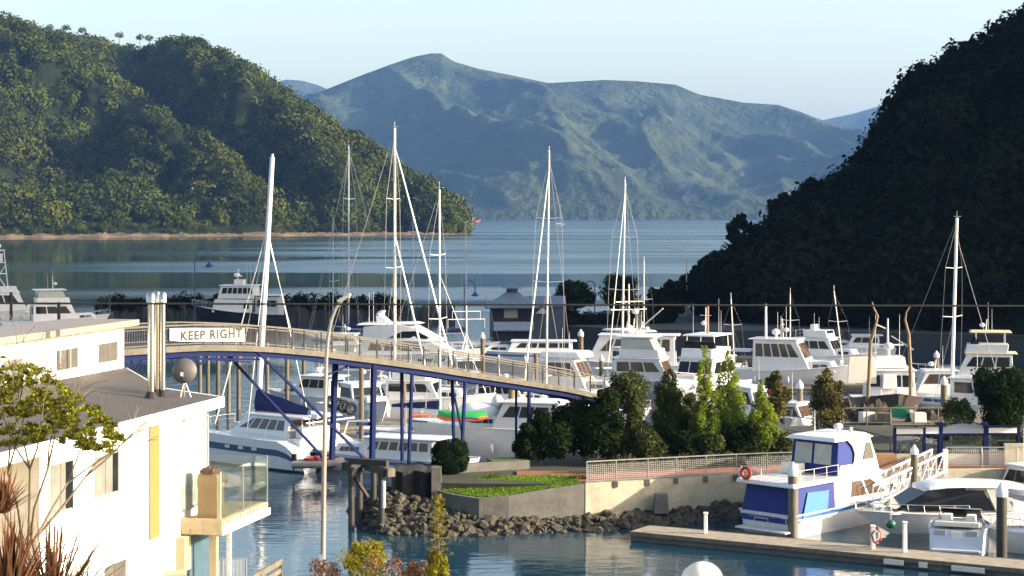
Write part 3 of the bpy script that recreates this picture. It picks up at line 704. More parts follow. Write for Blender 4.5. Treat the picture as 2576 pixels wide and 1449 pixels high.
def hwin(x0, x1, z0, z1, o=0.0, name='window', n=2, glass=glassd, fr=fascia_m, dark=0):
    s0, s1 = spx(x0,o), spx(x1,o); f = MB(); t = .05
    for (a,b,c,d) in ((s0,s1,z0-t,z0),(s0,s1,z1,z1+t),(s0-t,s0,z0-t,z1+t),(s1,s1+t,z0-t,z1+t)):
        f.hexa([H(a,o-.02,c),H(b,o-.02,c),H(b,o+.05,c),H(a,o+.05,c),H(a,o-.02,d),H(b,o-.02,d),H(b,o+.05,d),H(a,o+.05,d)])
    wn = f.build(name, fr, hs)
    for k in range(n):
        a = s0+(s1-s0)*k/n+.02; b = s0+(s1-s0)*(k+1)/n-.02
        MB().hexa([H(a,o-.01,z0+.01),H(b,o-.01,z0+.01),H(b,o+.02,z0+.01),H(a,o+.02,z0+.01),H(a,o-.01,z1-.01),H(b,o-.01,z1-.01),H(b,o+.02,z1-.01),H(a,o+.02,z1-.01)]).build('pane', glass, wn)
    if dark: hblock(s1-(s1-s0)*dark,s1-.01,o,o+.03,z0+.015,z1-.015).build('shaded_reveal', glassd, wn)  # dark strip painting the shaded right-hand reveal
    hblock(s0-.08,s1+.08,o,o+.12,z0-.1,z0-.052).build('sill', fascia_m, wn)
gdk = mat('grey_window_glass', (.10,.095,.085), .12, var=.25, scale=1.5)
gpl = mat('curtained_glass', (.17,.17,.15), .12, var=.25, scale=2)
hwin(233,293, 9.88,10.75, glass=gpl, dark=.2, fr=galv); hwin(121,179, 9.85,10.85, glass=gpl, dark=.28, fr=galv); hwin(257,315, 7.2,8.32, glass=gdk)
hwin(243,294, 12.03,12.55, -4.0, glass=gdk); hwin(138,194, 12.03,12.55, -4.0, glass=gdk); hwin(4,55, 12.0,12.5, -4.0, glass=gpl)
# dark strips: shaded side reveals, drawn as dark panels over the panes; yellow panel and glazed corner
hblock(spx(374),spx(397),0,.04,8.50,11.17).build('yellow_panel', yellow, hs)
gz = hblock(spx(461),spx(517),0,.03,8.92,11.0).build('glazed_door', mat('frosted_glass', (.22,.27,.24), .2, rgb2=(.40,.45,.40), scale=1.4), hs)
for x0,x1,z0,z1 in ((458,461,8.86,11.06),(517,520,8.86,11.06),(458,520,11.0,11.06),(458,520,8.86,8.92)): hblock(spx(x0),spx(x1),0,.06,z0,z1).build('frame', galv, gz)
# flues
for x, o, r_ in ((380,-1.02,.082),(395,-1.10,.082),(409,-.96,.078)):
    s = spx(x,o); zb = 11.41-.1*o; p = H(s,o,zb)
    f = MB(); f.tube(p, p+up*(2.42-(.0 if x != 395 else .08)), r_, n=16); fl = f.build('flue', fluem, hs, smooth=50)
    MB().lathe([(r_*1.45,2.28),(r_*1.45,2.5),(r_*.9,2.56)], 16, p).build('cap', fluem, fl, smooth=40)
    MB().lathe([(r_*2.2,-.02),(r_*1.1,.16)], 12, p).build('flashing', rubber, fl)
for x, y0, y1 in ((177,834,940),(197,834,850),(152,880,925)):
    o = -3.9; s = spx(x,o); q = C0+hu*s+hn*o; z0, z1 = zof(y1,q.y), zof(y0,q.y); MB().tube(H(s,o,z0), H(s,o,z1), .02, n=8).build('vent_pipe', galv, hs)
# balcony
bal = hblock(-1.58,1.6,.0,1.0,8.40,8.66); bs = bal.build('balcony', beige, hs)
hblock(-1.66,-1.585,.0,1.05,8.34,8.72).build('edge_board', beige, bs); 
MB().hexa([H(-1.58,1.0,8.33),H(1.7,1.0,8.33),H(1.7,1.05,8.33),H(-1.58,1.05,8.33),H(-1.58,1.0,8.50),H(1.7,1.0,8.50),H(1.7,1.05,8.50),H(-1.58,1.05,8.50)]).build('trim', fascia_m, bs)
for s_, o_, z_ in ((-1.67,.2,8.6),(-1.67,.55,8.6),(-1.67,.9,8.6),(-1.67,.2,8.44),(-1.67,.55,8.44),(-1.67,.9,8.44)):
    MB().box(H(s_,o_,z_), (.05,.04,.05)).build('bolt', steel, bs)
for s0, s1 in ((-1.55,-.1),(-.06,1.62)):
    hblock(s0,s1,.98,.995,8.72,9.82).build('balustrade_glass', gclear, bs)
hblock(1.62,1.635,-.6,.98,8.72,9.82).build('balustrade_glass', gclear, bs)
for s_, o_ in ((-1.56,.985),(-.08,.985),(1.64,.985)): MB().tube(H(s_,o_,8.4), H(s_,o_,9.84), .018, n=8).build('glass_post', steel, bs)
for k in range(14): 
    s_ = -1.45+k*.225; hblock(s_,s_+.11,1.005,1.03,8.56,8.64).build('bracket', galv, bs)
hblock(-1.35,-1.2,.6,.78,4.5,8.38).build('post', beige, bs); hblock(-1.0,-.9,.9,1.0,4.5,8.32).build('post', fascia_m, bs)
hblock(-1.5,.2,.02,.05,5.6,8.2).build('lower_glazing', mat('blue_glass', (.07,.12,.16), .08, var=.3), hs)
hblock(-1.95,-1.55,.0,.22,7.5,8.3).build('wall_end', beige, hs)
# things standing on the balcony
cv = thing('covered_heater', 'tall tan fabric cover standing on the balcony corner', 'cover', C0+hu*-1.22+hn*.60+up*8.66)
b = MB(); b.lathe([(.34,0),(.36,.05),(.345,.7),(.36,.86),(.37,.95),(.33,1.10)], 4); b.v = [tuple(Matrix.Rotation(R(32),3,'Z') @ Vector(p)) for p in b.v]; b.build('fabric_cover', tan, cv, bevel=.012)
b = MB(); b.sph((0,0,1.09), (.27,.27,.17), 16, z0=0); b.v = [(x*(1+.25*fbm(x*9,y*9,z*9)), y*(1+.25*fbm(x*9,y*9,z*9+4)), z+.06*fbm(x*11,y*11,z*5)*(z>1.1)) for x,y,z in b.v]; b.build('brown_top', brownp, cv)
# satellite dish
dp = PX(463, 47.3, 0); dt = thing('satellite_dish', 'round grey satellite dish on a tripod on the house roof', 'dish', (dp.x, dp.y, 11.45))
b = MB(); b.lathe([(.02,.10),(.16,.075),(.26,.025),(.315,-.03),(.30,-.035),(.15,.05),(.02,.075)], 24); b.v = [tuple(Matrix.Rotation(R(80),3,'X') @ Vector(p)+Vector((0,0,.66))) for p in b.v]
b.build('reflector', dishg, dt, smooth=60)
MB().tube((0,.06,0), (0,.06,.66), .02).build('mast', steel, dt)
for q in (0,2.1,4.2): MB().tube((.16*math.cos(q),.06+.16*math.sin(q),0), (0,.06,.42), .012, n=5).build('strut', steel, dt)
MB().tube((0,.0,.45), (0,-.32,.58), .012).build('feed_arm', steel, dt); MB().box((0,-.33,.60), (.06,.07,.09)).build('feed_horn', gel, dt)

# street lamp beside the house
lp = thing('street_lamp', 'tall pale steel street lamp with a curved arm in the foreground', 'street lamp', PX(811, 50, ground_z(50)))
LO = lp.location
pts_l = [(811,1560),(812,1449),(815,1200),(818,1000),(821,900),(825,850),(833,806),(845,775),(860,756),(872,748)]
MB().path([P(x,y,50)-LO for x,y in pts_l], [.074,.069,.062,.054,.049,.046,.043,.04,.037,.034], 12).build('pole', mat('lamp_post_steel', (.24,.225,.205), .5, .1, var=.1), lp, smooth=60)
b = MB(); c = P(866,749,50)-LO; b.box(c, (.40,.22,.09), ry=R(-28)); b.build('lamp_head', galv, lp, bevel=.03)
b = MB(); b.sph(c+Vector((.10,0,.05)), (.07,.07,.07), 8); b.build('photocell', gel, lp)
MB().box(P(809,1410,49.9)-LO, (.12,.06,.3)).build('access_door', galv, lp)

# overhead cable
cb = MB(); cb.path([Vector((X, 25, zof(763+(X+6.7)/13.4*7, 25)+.00002*X*X)) for X in np.linspace(-16,16,40)], .0125, 6); o = cb.build('overhead_cable', rubber); tag(o, 'thin dark overhead cable stretched across the whole view', 'cable')
# globe lamp at the bottom edge
gb = thing('globe_lamp', 'pale round globe lamp on a post at the bottom edge', 'lamp', PX(1766, 40, 6.2)); GO = gb.location
b = MB(); b.sph(P(1766,1466,40)-GO, .45, 28); b.build('globe', mat('globe_white', (.6,.58,.52), .35, var=.06), gb, smooth=80)
MB().tube((0,0,-.4), P(1766,1510,40)-GO, .06).build('post', galv, gb)
MB().path([P(1766,1466,40)-GO+Vector((.452*math.cos(q),.02,.452*math.sin(q))) for q in np.linspace(-.3,2.4,24)], .018, 6).build('seam', dishg, gb)
# timber rail and handrail below the balcony
fn = thing('timber_fence', 'brown timber rail fence end below the balcony', 'fence', PX(640, 47, 5)); FO = fn.location
a, b_ = P(622,1462,45)-FO, P(708,1412,49)-FO
MB().bar(a, b_, .06, .14).build('top_rail', timber, fn); MB().bar(a-up*.22, b_-up*.22, .05, .12).build('rail', timber, fn); MB().bar(a-up*.42, b_-up*.42, .05, .12).build('rail', timber, fn)
for t_ in (.35,.98): q = a.lerp(b_, t_); MB().bar(q-up*.9, q+up*.02, .09, .09).build('post', timber, fn)
railing('thin blue-grey metal handrail at the bottom below the balcony', [P(x,1462,52) for x in (440,500,560,620)], .62, pr=.012, m=galv, mesh=False)
fr_ = [x for x in bpy.data.objects if x.get('label','').startswith('thin blue-grey')][0]
b = MB()
for k in range(52): q = P(440+k*3.5,1462,52)-Vector(fr_.location); b.tube(q, q+up*.6, .005, n=4)
b.build('bars', galv, fr_)
o = MB().box(P(440,1447,43), (.5,.5,.14), rz=R(12)).build('stone_cap', beige); tag(o, 'small pale cap of a gate pillar at the foot of the house', 'pillar')

# ------------------------------------------------------------------ pavilion on the far quay
pv_ = thing('pavilion', 'shaded waterside pavilion with hipped roof and square cupola', 'pavilion', PX(1288, 240, .2)); K = 240/FPX
def pvp(x, y, dd=0): return Vector(((x-1288)*K, dd, EYE-(y-HY)*K-.2))
def frus(b, w0, d0, z0, w1, d1, z1, cx=0, cy=0): b.hexa([(cx-w0,cy-d0,z0),(cx+w0,cy-d0,z0),(cx+w0,cy+d0,z0),(cx-w0,cy+d0,z0),(cx-w1,cy-d1,z1),(cx+w1,cy-d1,z1),(cx+w1,cy+d1,z1),(cx-w1,cy+d1,z1)]); return b
ze, zr = pvp(0,770).z, pvp(0,742).z
frus(MB(), 3.3,3.3,ze, .75,.75,zr+.35).build('roof', roof_shade, pv_)
frus(MB(), 3.4,3.4,ze-.16, 3.4,3.4,ze-.005).build('eaves', wall_shade, pv_)
cu = frus(MB(), .72,.72,zr+.3, .70,.70,pvp(0,724).z).build('cupola', wall_shade, pv_)
frus(MB(), 1.3,1.3,pvp(0,725).z, .06,.06,pvp(0,712).z).build('cupola_roof', roof_shade, cu)
for sx in (-1,1):
    for sy in (-1,1): MB().box((sx*2.6,sy*2.6,ze/2), (.35,.35,ze-.2)).build('post', wall_shade, pv_)
frus(MB(), 2.45,2.3,-.1, 2.45,2.3,ze-.3, cy=.6).build('core', mat('core_dark', (.012,.018,.03), .7), pv_)  # dark box, the shaded opening under the parapet put into its colour
for sx in (-1,0,1): pass
MB().box((-.15,-1.74,ze-.85), (1.7,.06,1.1)).build('window', mat('lit_pane', (.3,.3,.26), .3), pv_)
MB().box((.2,-2.75,pvp(0,818).z), (5.0,.1,1.15)).build('parapet', mat('pale_board', (.22,.27,.35), .7, var=.1), pv_)
MB().box((0,-2.2,pvp(0,829).z), (5.4,1.4,.14)).build('balcony_floor', wall_shade, pv_); MB().box((0,0,-.35), (6.4,6.4,.5)).build('platform', concd, pv_)
gw = frus(MB(), 2.5,3.0,ze+.0, 2.5,.05,zr-.2, cx=4.3, cy=2); gw.build('wing_roof', roof_shade, pv_)
frus(MB(), 2.3,2.6,0, 2.3,2.6,ze-.02, cx=4.4, cy=2).build('wing', wall_shade, pv_)
o = MB().prism([(2.9,-1.03,ze-.9),(4.6,-1.03,ze-.9),(3.75,-1.03,ze-.1)], (0,0,0), (0,-.08,0)).build('gable', mat('gable_pale', (.35,.4,.45), .6), pv_)

# goose-neck promenade lamps (dark blue)
def goose(x, ybase, ytop, d, label, flip=1, sc=1.0):
    t = thing('promenade_lamp', label, 'lamp', PX(x, d, 1.6), group='goose neck lamps round the harbour'); k = d/FPX
    h = zof(ytop, d)-1.6; rr = 18*k*sc
    pts = [(0,0,0),(0,0,h-rr)]+[(flip*(rr-rr*math.cos(q)),0,h-rr+rr*math.sin(q)) for q in np.linspace(.2,math.pi,12)]+[(flip*2*rr,0,h-rr-.6*sc)]
    MB().path(pts, .07, 8).build('pole', lampb, t, smooth=60)
    e = (flip*2*rr,0,h-rr-.6*sc); MB().lathe([(.10*sc,0),(.14*sc,-.35*sc),(.3*sc,-.6*sc),(.72*sc,-.95*sc),(.68*sc,-1.0*sc)], 16, e).build('shade', lampb, t, smooth=50)
    MB().sph((e[0],0,e[2]-.95*sc), (.42*sc,.42*sc,.2*sc), 10).build('globe', gel, t, smooth=70)
goose(490, 812, 624, 262, 'blue goose neck lamp left of the dark hulled ship', 1)
goose(1168, 800, 706, 235, 'blue goose neck lamp left of the pavilion among the rigging', 1, .75)
goose(1496, 800, 707, 252, 'blue goose neck lamp between the two round trees', -1, .6)
hl = thing('road_lamp', 'dark street lamp with a long flat arm against the water on the right', 'street lamp', PX(1727,262,1.9)); k = 262/FPX
MB().path([(0,0,0),(0,0,zof(634,262)-2.4),(-.25,0,zof(630,262)-1.9),(-1.2,0,zof(627,262)-1.9),(-2.9,0,zof(622,262)-1.9)], [.09,.07,.06,.05,.05], 8).build('pole', galv, hl); MB().box((-3.15,0,zof(622,262)-1.9), (.7,.25,.12)).build('lamp_head', galv, hl, bevel=.03)

# ------------------------------------------------------------------ blue shelter on the promenade
sh = thing('promenade_shelter', 'blue steel shelter with white curved fascia and glass walls', 'shelter', PX(2400,106,TZ)); SO = sh.location
def S(x, y, d=106): return P(x,y,d)-SO
for x, yt, d, wd in ((2251,1078,106,.16),(2325,1080,106,.1),(2366,1062,106,.22),(2480,1064,106,.26),(2562,1070,106,.16),(2251,1075,108.6,.12),(2562,1072,108.6,.12)):
    a = S(x,yt,d); MB().bar(Vector((a.x,a.y,-.1)), a, wd, wd).build('post', bsteel, sh)
def band(x0,x1,f_top,f_bot,m,d=105.9,n=10,nm='fascia',th=.12):
    r_ = [];
    for i in range(n+1):
        x = x0+(x1-x0)*i/n; r_.append([S(x,f_bot(x),d), S(x,f_top(x),d), S(x,f_top(x),d+th), S(x,f_bot(x),d+th)])
    return MB().loft(r_).build(nm, m, sh)
bw_ = mat('shelter_white', (.72,.71,.69), .5, var=.05)
band(2255,2322,lambda x:1079,lambda x:1093,bw_); band(2329,2362,lambda x:1074,lambda x:1091,bw_)
band(2371,2475,lambda x:1077-12*math.sin(math.pi*(x-2371)/104),lambda x:1090,mat('shelter_white_shaded', (.3,.33,.4), .5, var=.08))  # middle fascia is white too; its shade is put into the colour
band(2486,2558,lambda x:1076,lambda x:1089,bw_)
def rt(x): return 1070-11*max(0,math.sin(math.pi*(x-2368)/112)) if 2368<x<2480 else 1070
r_ = []
for i in range(29):
    x = 2246+320*i/28; r_.append([S(x,rt(x)+3,105.6), S(x,rt(x),105.6), S(x,rt(x),109), S(x,rt(x)+3,109)])
MB().loft(r_).build('roof', bsteel, sh)
MB().bar(S(2251,1094,105.95), S(2562,1091,105.95), .1, .09).build('beam', bsteel, sh)
for x0, x1 in ((2256,2322),(2329,2360),(2373,2472),(2488,2556)):
    MB().prism([S(x0,1097,106.1), S(x1,1097,106.1), S(x1,1140,106.1), S(x0,1140,106.1)], (0,0,0), (0,.02,0)).build('glass_panel', gshelt, sh)
MB().prism([S(2256,1142,106), S(2556,1142,106), S(2556,1172,106), S(2256,1172,106)], (0,0,0), (0,.15,0)).build('low_wall', mat('shelter_wall', (.42,.38,.3), .8, var=.12), sh)
MB().box(S(2420,1150,107.4), (2.2,.5,.08)).build('seat', timber, sh)
MB().prism([S(2256,1172,105.8), S(2300,1142,105.8), S(2300,1175,105.8), S(2256,1185,105.8)], (0,0,0), (0,.12,0)).build('ramp_wall', conc, sh)
ow = MB().box(PX(2215,104.8,TZ+.35), (1.6,.8,.75), rz=R(4)).build('seat_planter', teak); tag(ow, 'orange-brown timber planter seat left of the blue shelter', 'planter')
railing('steel railing sloping down behind the tan planter and cruiser roof', [P(1975,1085,118), P(2060,1098,115.5), P(2140,1118,113), P(2240,1145,110.5)], 1.0, pr=.03, m=railt, mesh=False)
railing('steel mesh railing right of the blue shelter', [PX(x,104.6,TZ) for x in (2380,2470,2560,2650)], 1.1)
MBw = MB().box(PX(2585,105.5,TZ+.6), (2.6,.3,1.2)).build('concrete_wall', conc); tag(MBw, 'pale concrete wall end right of the blue shelter', 'wall')

# white gangway truss down to the pontoons
gy = thing('gangway', 'white steel truss gangway sloping down from the promenade', 'gangway', PX(2290,101,1.6)); YO = gy.location
for off, (x0,y0,x1,y1), nm in ((0,(2196,1222,2374,1140),'truss'),(1.2,(2170,1210,2345,1131),'truss')):
    b = MB(); d0, d1 = 98-0+off, 103+off
    a, c = P(x0,y0,d0)-YO, P(x1,y1,d1)-YO; h = 1.0
    b.bar(a, c, .1, .1); b.bar(a-up*h, c-up*h, .1, .12)
    n = 9
    for i in range(n+1): q = a.lerp(c,i/n); b.bar(q, q-up*h, .06, .06)
    for i in range(n): q = a.lerp(c,i/n); r__ = a.lerp(c,(i+1)/n); b.bar(q-up*h, r__, .045, .045)
    b.build('truss', gel, gy)
a, c = P(2196,1222,98)-YO-up*.95, P(2374,1140,103)-YO-up*.95; MB().prism([a, c, c+Vector((-.3,1.25,0)), a+Vector((-.3,1.25,0))], (0,0,0), (0,0,-.06)).build('walkway', galv, gy)
MB().box(P(2378,1165,103.2)-YO, (.25,.25,1.5)).build('gate_post', gel, gy)
# ------------------------------------------------------------------ boats (x = bow, z = 0 at the waterline)
def hull(root, L, B, fs, fb, top=gel, stripe=None, rake=None, full=.45, p=2.2, tr=.92, flare=.14, deckm=gel, tumble=0, trake=.25, sz=(.62,.8), strake=None, bottom=antif):
    rake = L*.13 if rake is None else rake; n = 18; rings = []; sheer = []
    for i in range(n+1):
        t = i/n; w_ = B/2*(tr+(1-tr)*min(1,t/.35)) if t < full else B/2*(1-((t-full)/(1-full))**p)
        w_ = max(w_, .03); z = fs+(fb-fs)*t**1.8
        lv = [(1.0,z),(1-.02-flare*.3*t,z*sz[1]),(1-.03-flare*.5*t,z*sz[0]),(1-.06-flare*t,.10),(1-.08-flare*1.1*t,-.02),(.55*(1-.3*t),-.35),(.02,-.55)]
        ring = []
        for f_, zz in lv:
            k = max(0, min(1, zz/z)); x = -L/2+t*(L-rake*(1-k)**1.2)-trake*(1-k)*(1-t)**6*-1
            ring.append(Vector((x, w_*f_, zz)))
        full_ring = ring+[Vector((v.x,-v.y,v.z)) for v in ring[::-1]]; rings.append(full_ring); sheer.append((ring[0].x, w_, z))
    b = MB(); nr = len(rings[0])
    for i in range(n):
        for j in range(nr-1):
            jj = j if j < nr/2-1 else nr-2-j
            mi = 1 if jj == 1 else (2 if jj >= 4 else 0)
            b.add([rings[i][j], rings[i][j+1], rings[i+1][j+1], rings[i+1][j]], [(0,1,2,3)], mi)
    b.add(rings[0], [tuple(range(nr))], 0)
    me = b; o = b.build('hull', [top, stripe or top, bottom], root)
    m = o.data; import bmesh; bm = bmesh.new(); bm.from_mesh(m); bmesh.ops.remove_doubles(bm, verts=bm.verts, dist=.002); bmesh.ops.recalc_face_normals(bm, faces=bm.faces); bm.to_mesh(m); bm.free()
    m.polygons.foreach_set('use_smooth', [True]*len(m.polygons)); m.set_sharp_from_angle(angle=R(35))
    d = MB(); vs = []; 
    for x, w_, z in sheer: vs += [(x, w_*.97, z-.05), (x, -w_*.97, z-.05)]
    d.add(vs, [(2*i, 2*i+1, 2*i+3, 2*i+2) for i in range(n)]); d.build('deck', deckm, root)
    for sg_ in (1,-1): MB().path([(x, sg_*w_*1.0, z) for x, w_, z in sheer], .045, 6).build('rubbing_strake', strake or top, root)
    return sheer
def sheer_at(sh_, x):
    xs = [s[0] for s in sh_]; return float(np.interp(x, xs, [s[1] for s in sh_])), float(np.interp(x, xs, [s[2] for s in sh_]))
FACES = {'S':(0,1,5,4), 'F':(1,2,6,5), 'P':(2,3,7,6), 'A':(3,0,4,7)}
def house(root, nm, x0, x1, w0, z0, z1, rf=.3, ra=.1, tm=.9, m=gel, wins=(), bev=.05, roof=None, glass=glassd, rz1=0):
    """trapezoid block; wins = (faces, u0, u1, v0, v1, n[, skew_left, skew_right])"""
    h0, h1 = w0/2, w0/2*tm
    c = [Vector(v) for v in ((x0,-h0,z0),(x1,-h0,z0),(x1,h0,z0),(x0,h0,z0),(x0+ra,-h1,z1),(x1-rf,-h1,z1+rz1),(x1-rf,h1,z1+rz1),(x0+ra,h1,z1))]
    o = MB().hexa(c).build(nm, m, root, bevel=bev)
    for wn in wins:
        fs, u0, u1, v0, v1, n = wn[:6]; sl_, sr_ = (wn[6:8] if len(wn) > 6 else (0,0))
        for f in fs:
            a, b, e, d = [c[i] for i in FACES[f]]; nrm = (b-a).cross(d-a).normalized()
            def at(u, v): return (a.lerp(b,u)).lerp(d.lerp(e,u), v)
            for k in range(n):
                ua = u0+(u1-u0)*k/n+(.006 if k else 0); ub = u0+(u1-u0)*(k+1)/n-(.022 if k < n-1 else 0)
                s0 = sl_ if k == 0 else 0; s1 = sr_ if k == n-1 else 0
                if f in 'P' and (sl_ or sr_):      # mirror so that the rake follows the bow on both sides
                    ua, ub = 1-ub, 1-ua; s0, s1 = -(sr_ if k == n-1 else 0), -(sl_ if k == 0 else 0)
                elif f == 'P': ua, ub = 1-ub, 1-ua
                q = [at(ua,v0), at(ub,v0), at(ub+s1,v1), at(ua+s0,v1)]
                MB().prism([p-nrm*.01 for p in q], (0,0,0), nrm*.03).build('window', glass, o)
    if roof:
        ov, th, rm = roof[:3]; fx = roof[3] if len(roof) > 3 else ov; ax = roof[4] if len(roof) > 4 else ov
        MB().hexa([(x0+ra-ax,-h1-ov,z1+.003),(x1-rf+fx,-h1-ov,z1+rz1+.003),(x1-rf+fx,h1+ov,z1+rz1+.003),(x0+ra-ax,h1+ov,z1+.003),(x0+ra-ax*.8,-h1-ov*.7,z1+th),(x1-rf+fx*.8,-h1-ov*.7,z1+rz1+th),(x1-rf+fx*.8,h1+ov*.7,z1+rz1+th),(x0+ra-ax*.8,h1+ov*.7,z1+th)]).build('roof', rm, o, bevel=.04)
    return o
def bow_rail(root, sh_, x0, h=.6, n=6, m=steel, r=.02, x1=None):
    x1 = sh_[-1][0]-.1 if x1 is None else x1
    for sg_ in (1,-1):
        b = MB(); top = []
        for k in range(n+1):
            x = x0+(x1-x0)*k/n; w_, z = sheer_at(sh_, x); q = Vector((x, sg_*max(.06,w_*.93), z)); t_ = q+Vector((.08,0,h)); top.append(t_); b.tube(q-Vector((0,0,.05)), t_, r*.8, n=5)
        b.path(top, r, 6); b.build('bow_rail', m, root)
def side_rail(root, pts, h, m=steel, r=.02, mid=True, nm='guard_rail'):
    b = MB(); P_ = [Vector(p) for p in pts]
    for p in P_: b.tube(p, p+up*h, r*.9, n=5)
    b.path([p+up*h for p in P_], r, 6)
    if mid: b.path([p+up*h*.5 for p in P_], r*.7, 5)
    return b.build(nm, m, root)
def dome(root, x, y, z, r=.28, h=.0, m=gel):
    if h: MB().tube((x,y,z), (x,y,z+h), r*.25).build('radar_post', m, root)
    MB().sph((x,y,z+h+r*.55), (r,r,r*.75), 12).build('radar_dome', m, root, smooth=60)
def antenna(root, x, y, z, h, r=.018, lean=0): MB().tube((x,y,z), (x+lean*h,y,z+h), r*1.3, r*.6, 5).build('antenna', gel, root)
def fender(root, x, y, z, m=gel): MB().sph((x,y,z), (.13,.13,.34), 8).build('fender', m, root, smooth=60)
def boat(nm, label, x, d, rot, cat='boat', grp='boats moored in the marina'): return thing(nm, label, cat, PX(x, d, 0), R(rot), grp)

def launch(label, x, d, rot, L, B, fs=.9, fb=1.5, fly='open', cab=(-.28,.2,2.3), stripe=None, mast=1.2, ants=2, glass=glassd, top=gel, nwin=3, roofm=None, trunk=True, nm='motor_launch', arch=False, canopy=None, cat='motor boat', hullm=None):
    """displacement or planing launch; cab = (aft x / L, fwd x / L, roof height)"""
    t = boat(nm, label, x, d, rot, cat); sh_ = hull(t, L, B, fs, fb, hullm or top, stripe)
    a, f, zr = cab[0]*L, cab[1]*L, cab[2]; w_ = B*.78; zc = fs+.05
    if trunk: house(t, 'foredeck_cabin', f-.3, f+L*.17, w_*.72, zc, zc+.55+(fb-fs)*.5, .5, 0, .82, top, (('SP',.15,.8,.35,.72,2),), glass=glass)
    rm = roofm or top
    c = house(t, 'cabin', a, f, w_, zc-.1, zr, (zr-zc)*.5, .05, .9, top, (('SP',.06,.90,.48,.88,nwin,0,-.06),('F',.05,.95,.45,.9,3),('A',.1,.42,.1,.85,1),('A',.55,.9,.45,.85,1)), roof=(.12,.1,rm,.2,.5), glass=glass)
    z = zr+.1
    if fly == 'open':
        house(t, 'flybridge', a+L*.05, f-L*.1, w_*.8, z+.003, z+.75, .25, -.1, 1.02, top, (('F',.1,.9,.55,.95,3),)); 
        side_rail(t, [(a-.3,w_*.42,z),(a-.3,0,z),(a-.3,-w_*.42,z)], .7)
        MB().box((a+L*.1+.2,0,z+1.0), (.5,1.0,.6)).build('helm_seat', gel2, t, bevel=.05)
    if fly in ('hardtop','enclosed'):
        house(t, 'flybridge', a+L*.04, f-L*.08, w_*.82, z+.003, z+.75, .2, -.1, 1.0, top, ())
        xa, xf = a+L*.05, f-L*.12
        if fly == 'enclosed': house(t, 'flybridge_screen', xa, xf, w_*.8, z+.755, z+1.75, .5, .0, .92, clearv, (), bev=.02)
        else:
            for px_ in (xa+.1, xf-.5):
                for sy in (-1,1): MB().tube((px_+.0,sy*w_*.38,z+.7), (px_,sy*w_*.36,z+1.78), .035).build('roof_post', steel, t)
            house(t, 'windscreen', xf-.75, xf-.05, w_*.8, z+.755, z+1.3, .5, .35, .94, glass, (), bev=.02)
        MB().hexa([(xa-.5,-w_*.44,z+1.76),(xf+.1,-w_*.44,z+1.76),(xf+.1,w_*.44,z+1.76),(xa-.5,w_*.44,z+1.76),(xa-.4,-w_*.4,z+1.9),(xf-.05,-w_*.4,z+1.9),(xf-.05,w_*.4,z+1.9),(xa-.4,w_*.4,z+1.9)]).build('hardtop', rm, t, bevel=.05)
        z += 1.9
    mx = (a+f)/2-.2
    if mast: MB().tube((mx,0,z-.02), (mx-.1,0,z+mast), .06, .04).build('signal_mast', gel, t); MB().bar((mx-.05,-.5,z+mast*.7), (mx-.05,.5,z+mast*.7), .05, .05).build('crosstree', gel, t); dome(t, mx+.3, 0, z+mast*.35, .26)
    for k in range(ants): antenna(t, mx-.5+.25*k, (-1)**k*w_*.36, z-.02, 2.0+.5*k)
    if arch: MB().path([(a-.2,-w_*.45,zc),(a-.4,-w_*.45,zr+.3),(a-.4,w_*.45,zr+.3),(a-.2,w_*.45,zc)], .06, 6).build('stern_arch', steel, t)
    if canopy: house(t, 'cockpit_canopy', -L/2+.2, a+.02, w_*.95, fs, zr-.05, .0, .3, .95, canopy, (), bev=.04)
    bow_rail(t, sh_, f+.0, .6)
    for k in (-.25,0,.2):
        ww, zz_ = sheer_at(sh_, k*L)
        for sy in (1,-1): fender(t, k*L, sy*(ww+.1), zz_*.5)
    MB().hexa([(-L/2-.55,-B*.36,.22),(-L/2+.05,-B*.4,.22),(-L/2+.05,B*.4,.22),(-L/2-.55,B*.36,.22),(-L/2-.55,-B*.36,.32),(-L/2+.05,-B*.4,.32),(-L/2+.05,B*.4,.32),(-L/2-.55,B*.36,.32)]).build('swim_platform', top, t, bevel=.02)
    return t

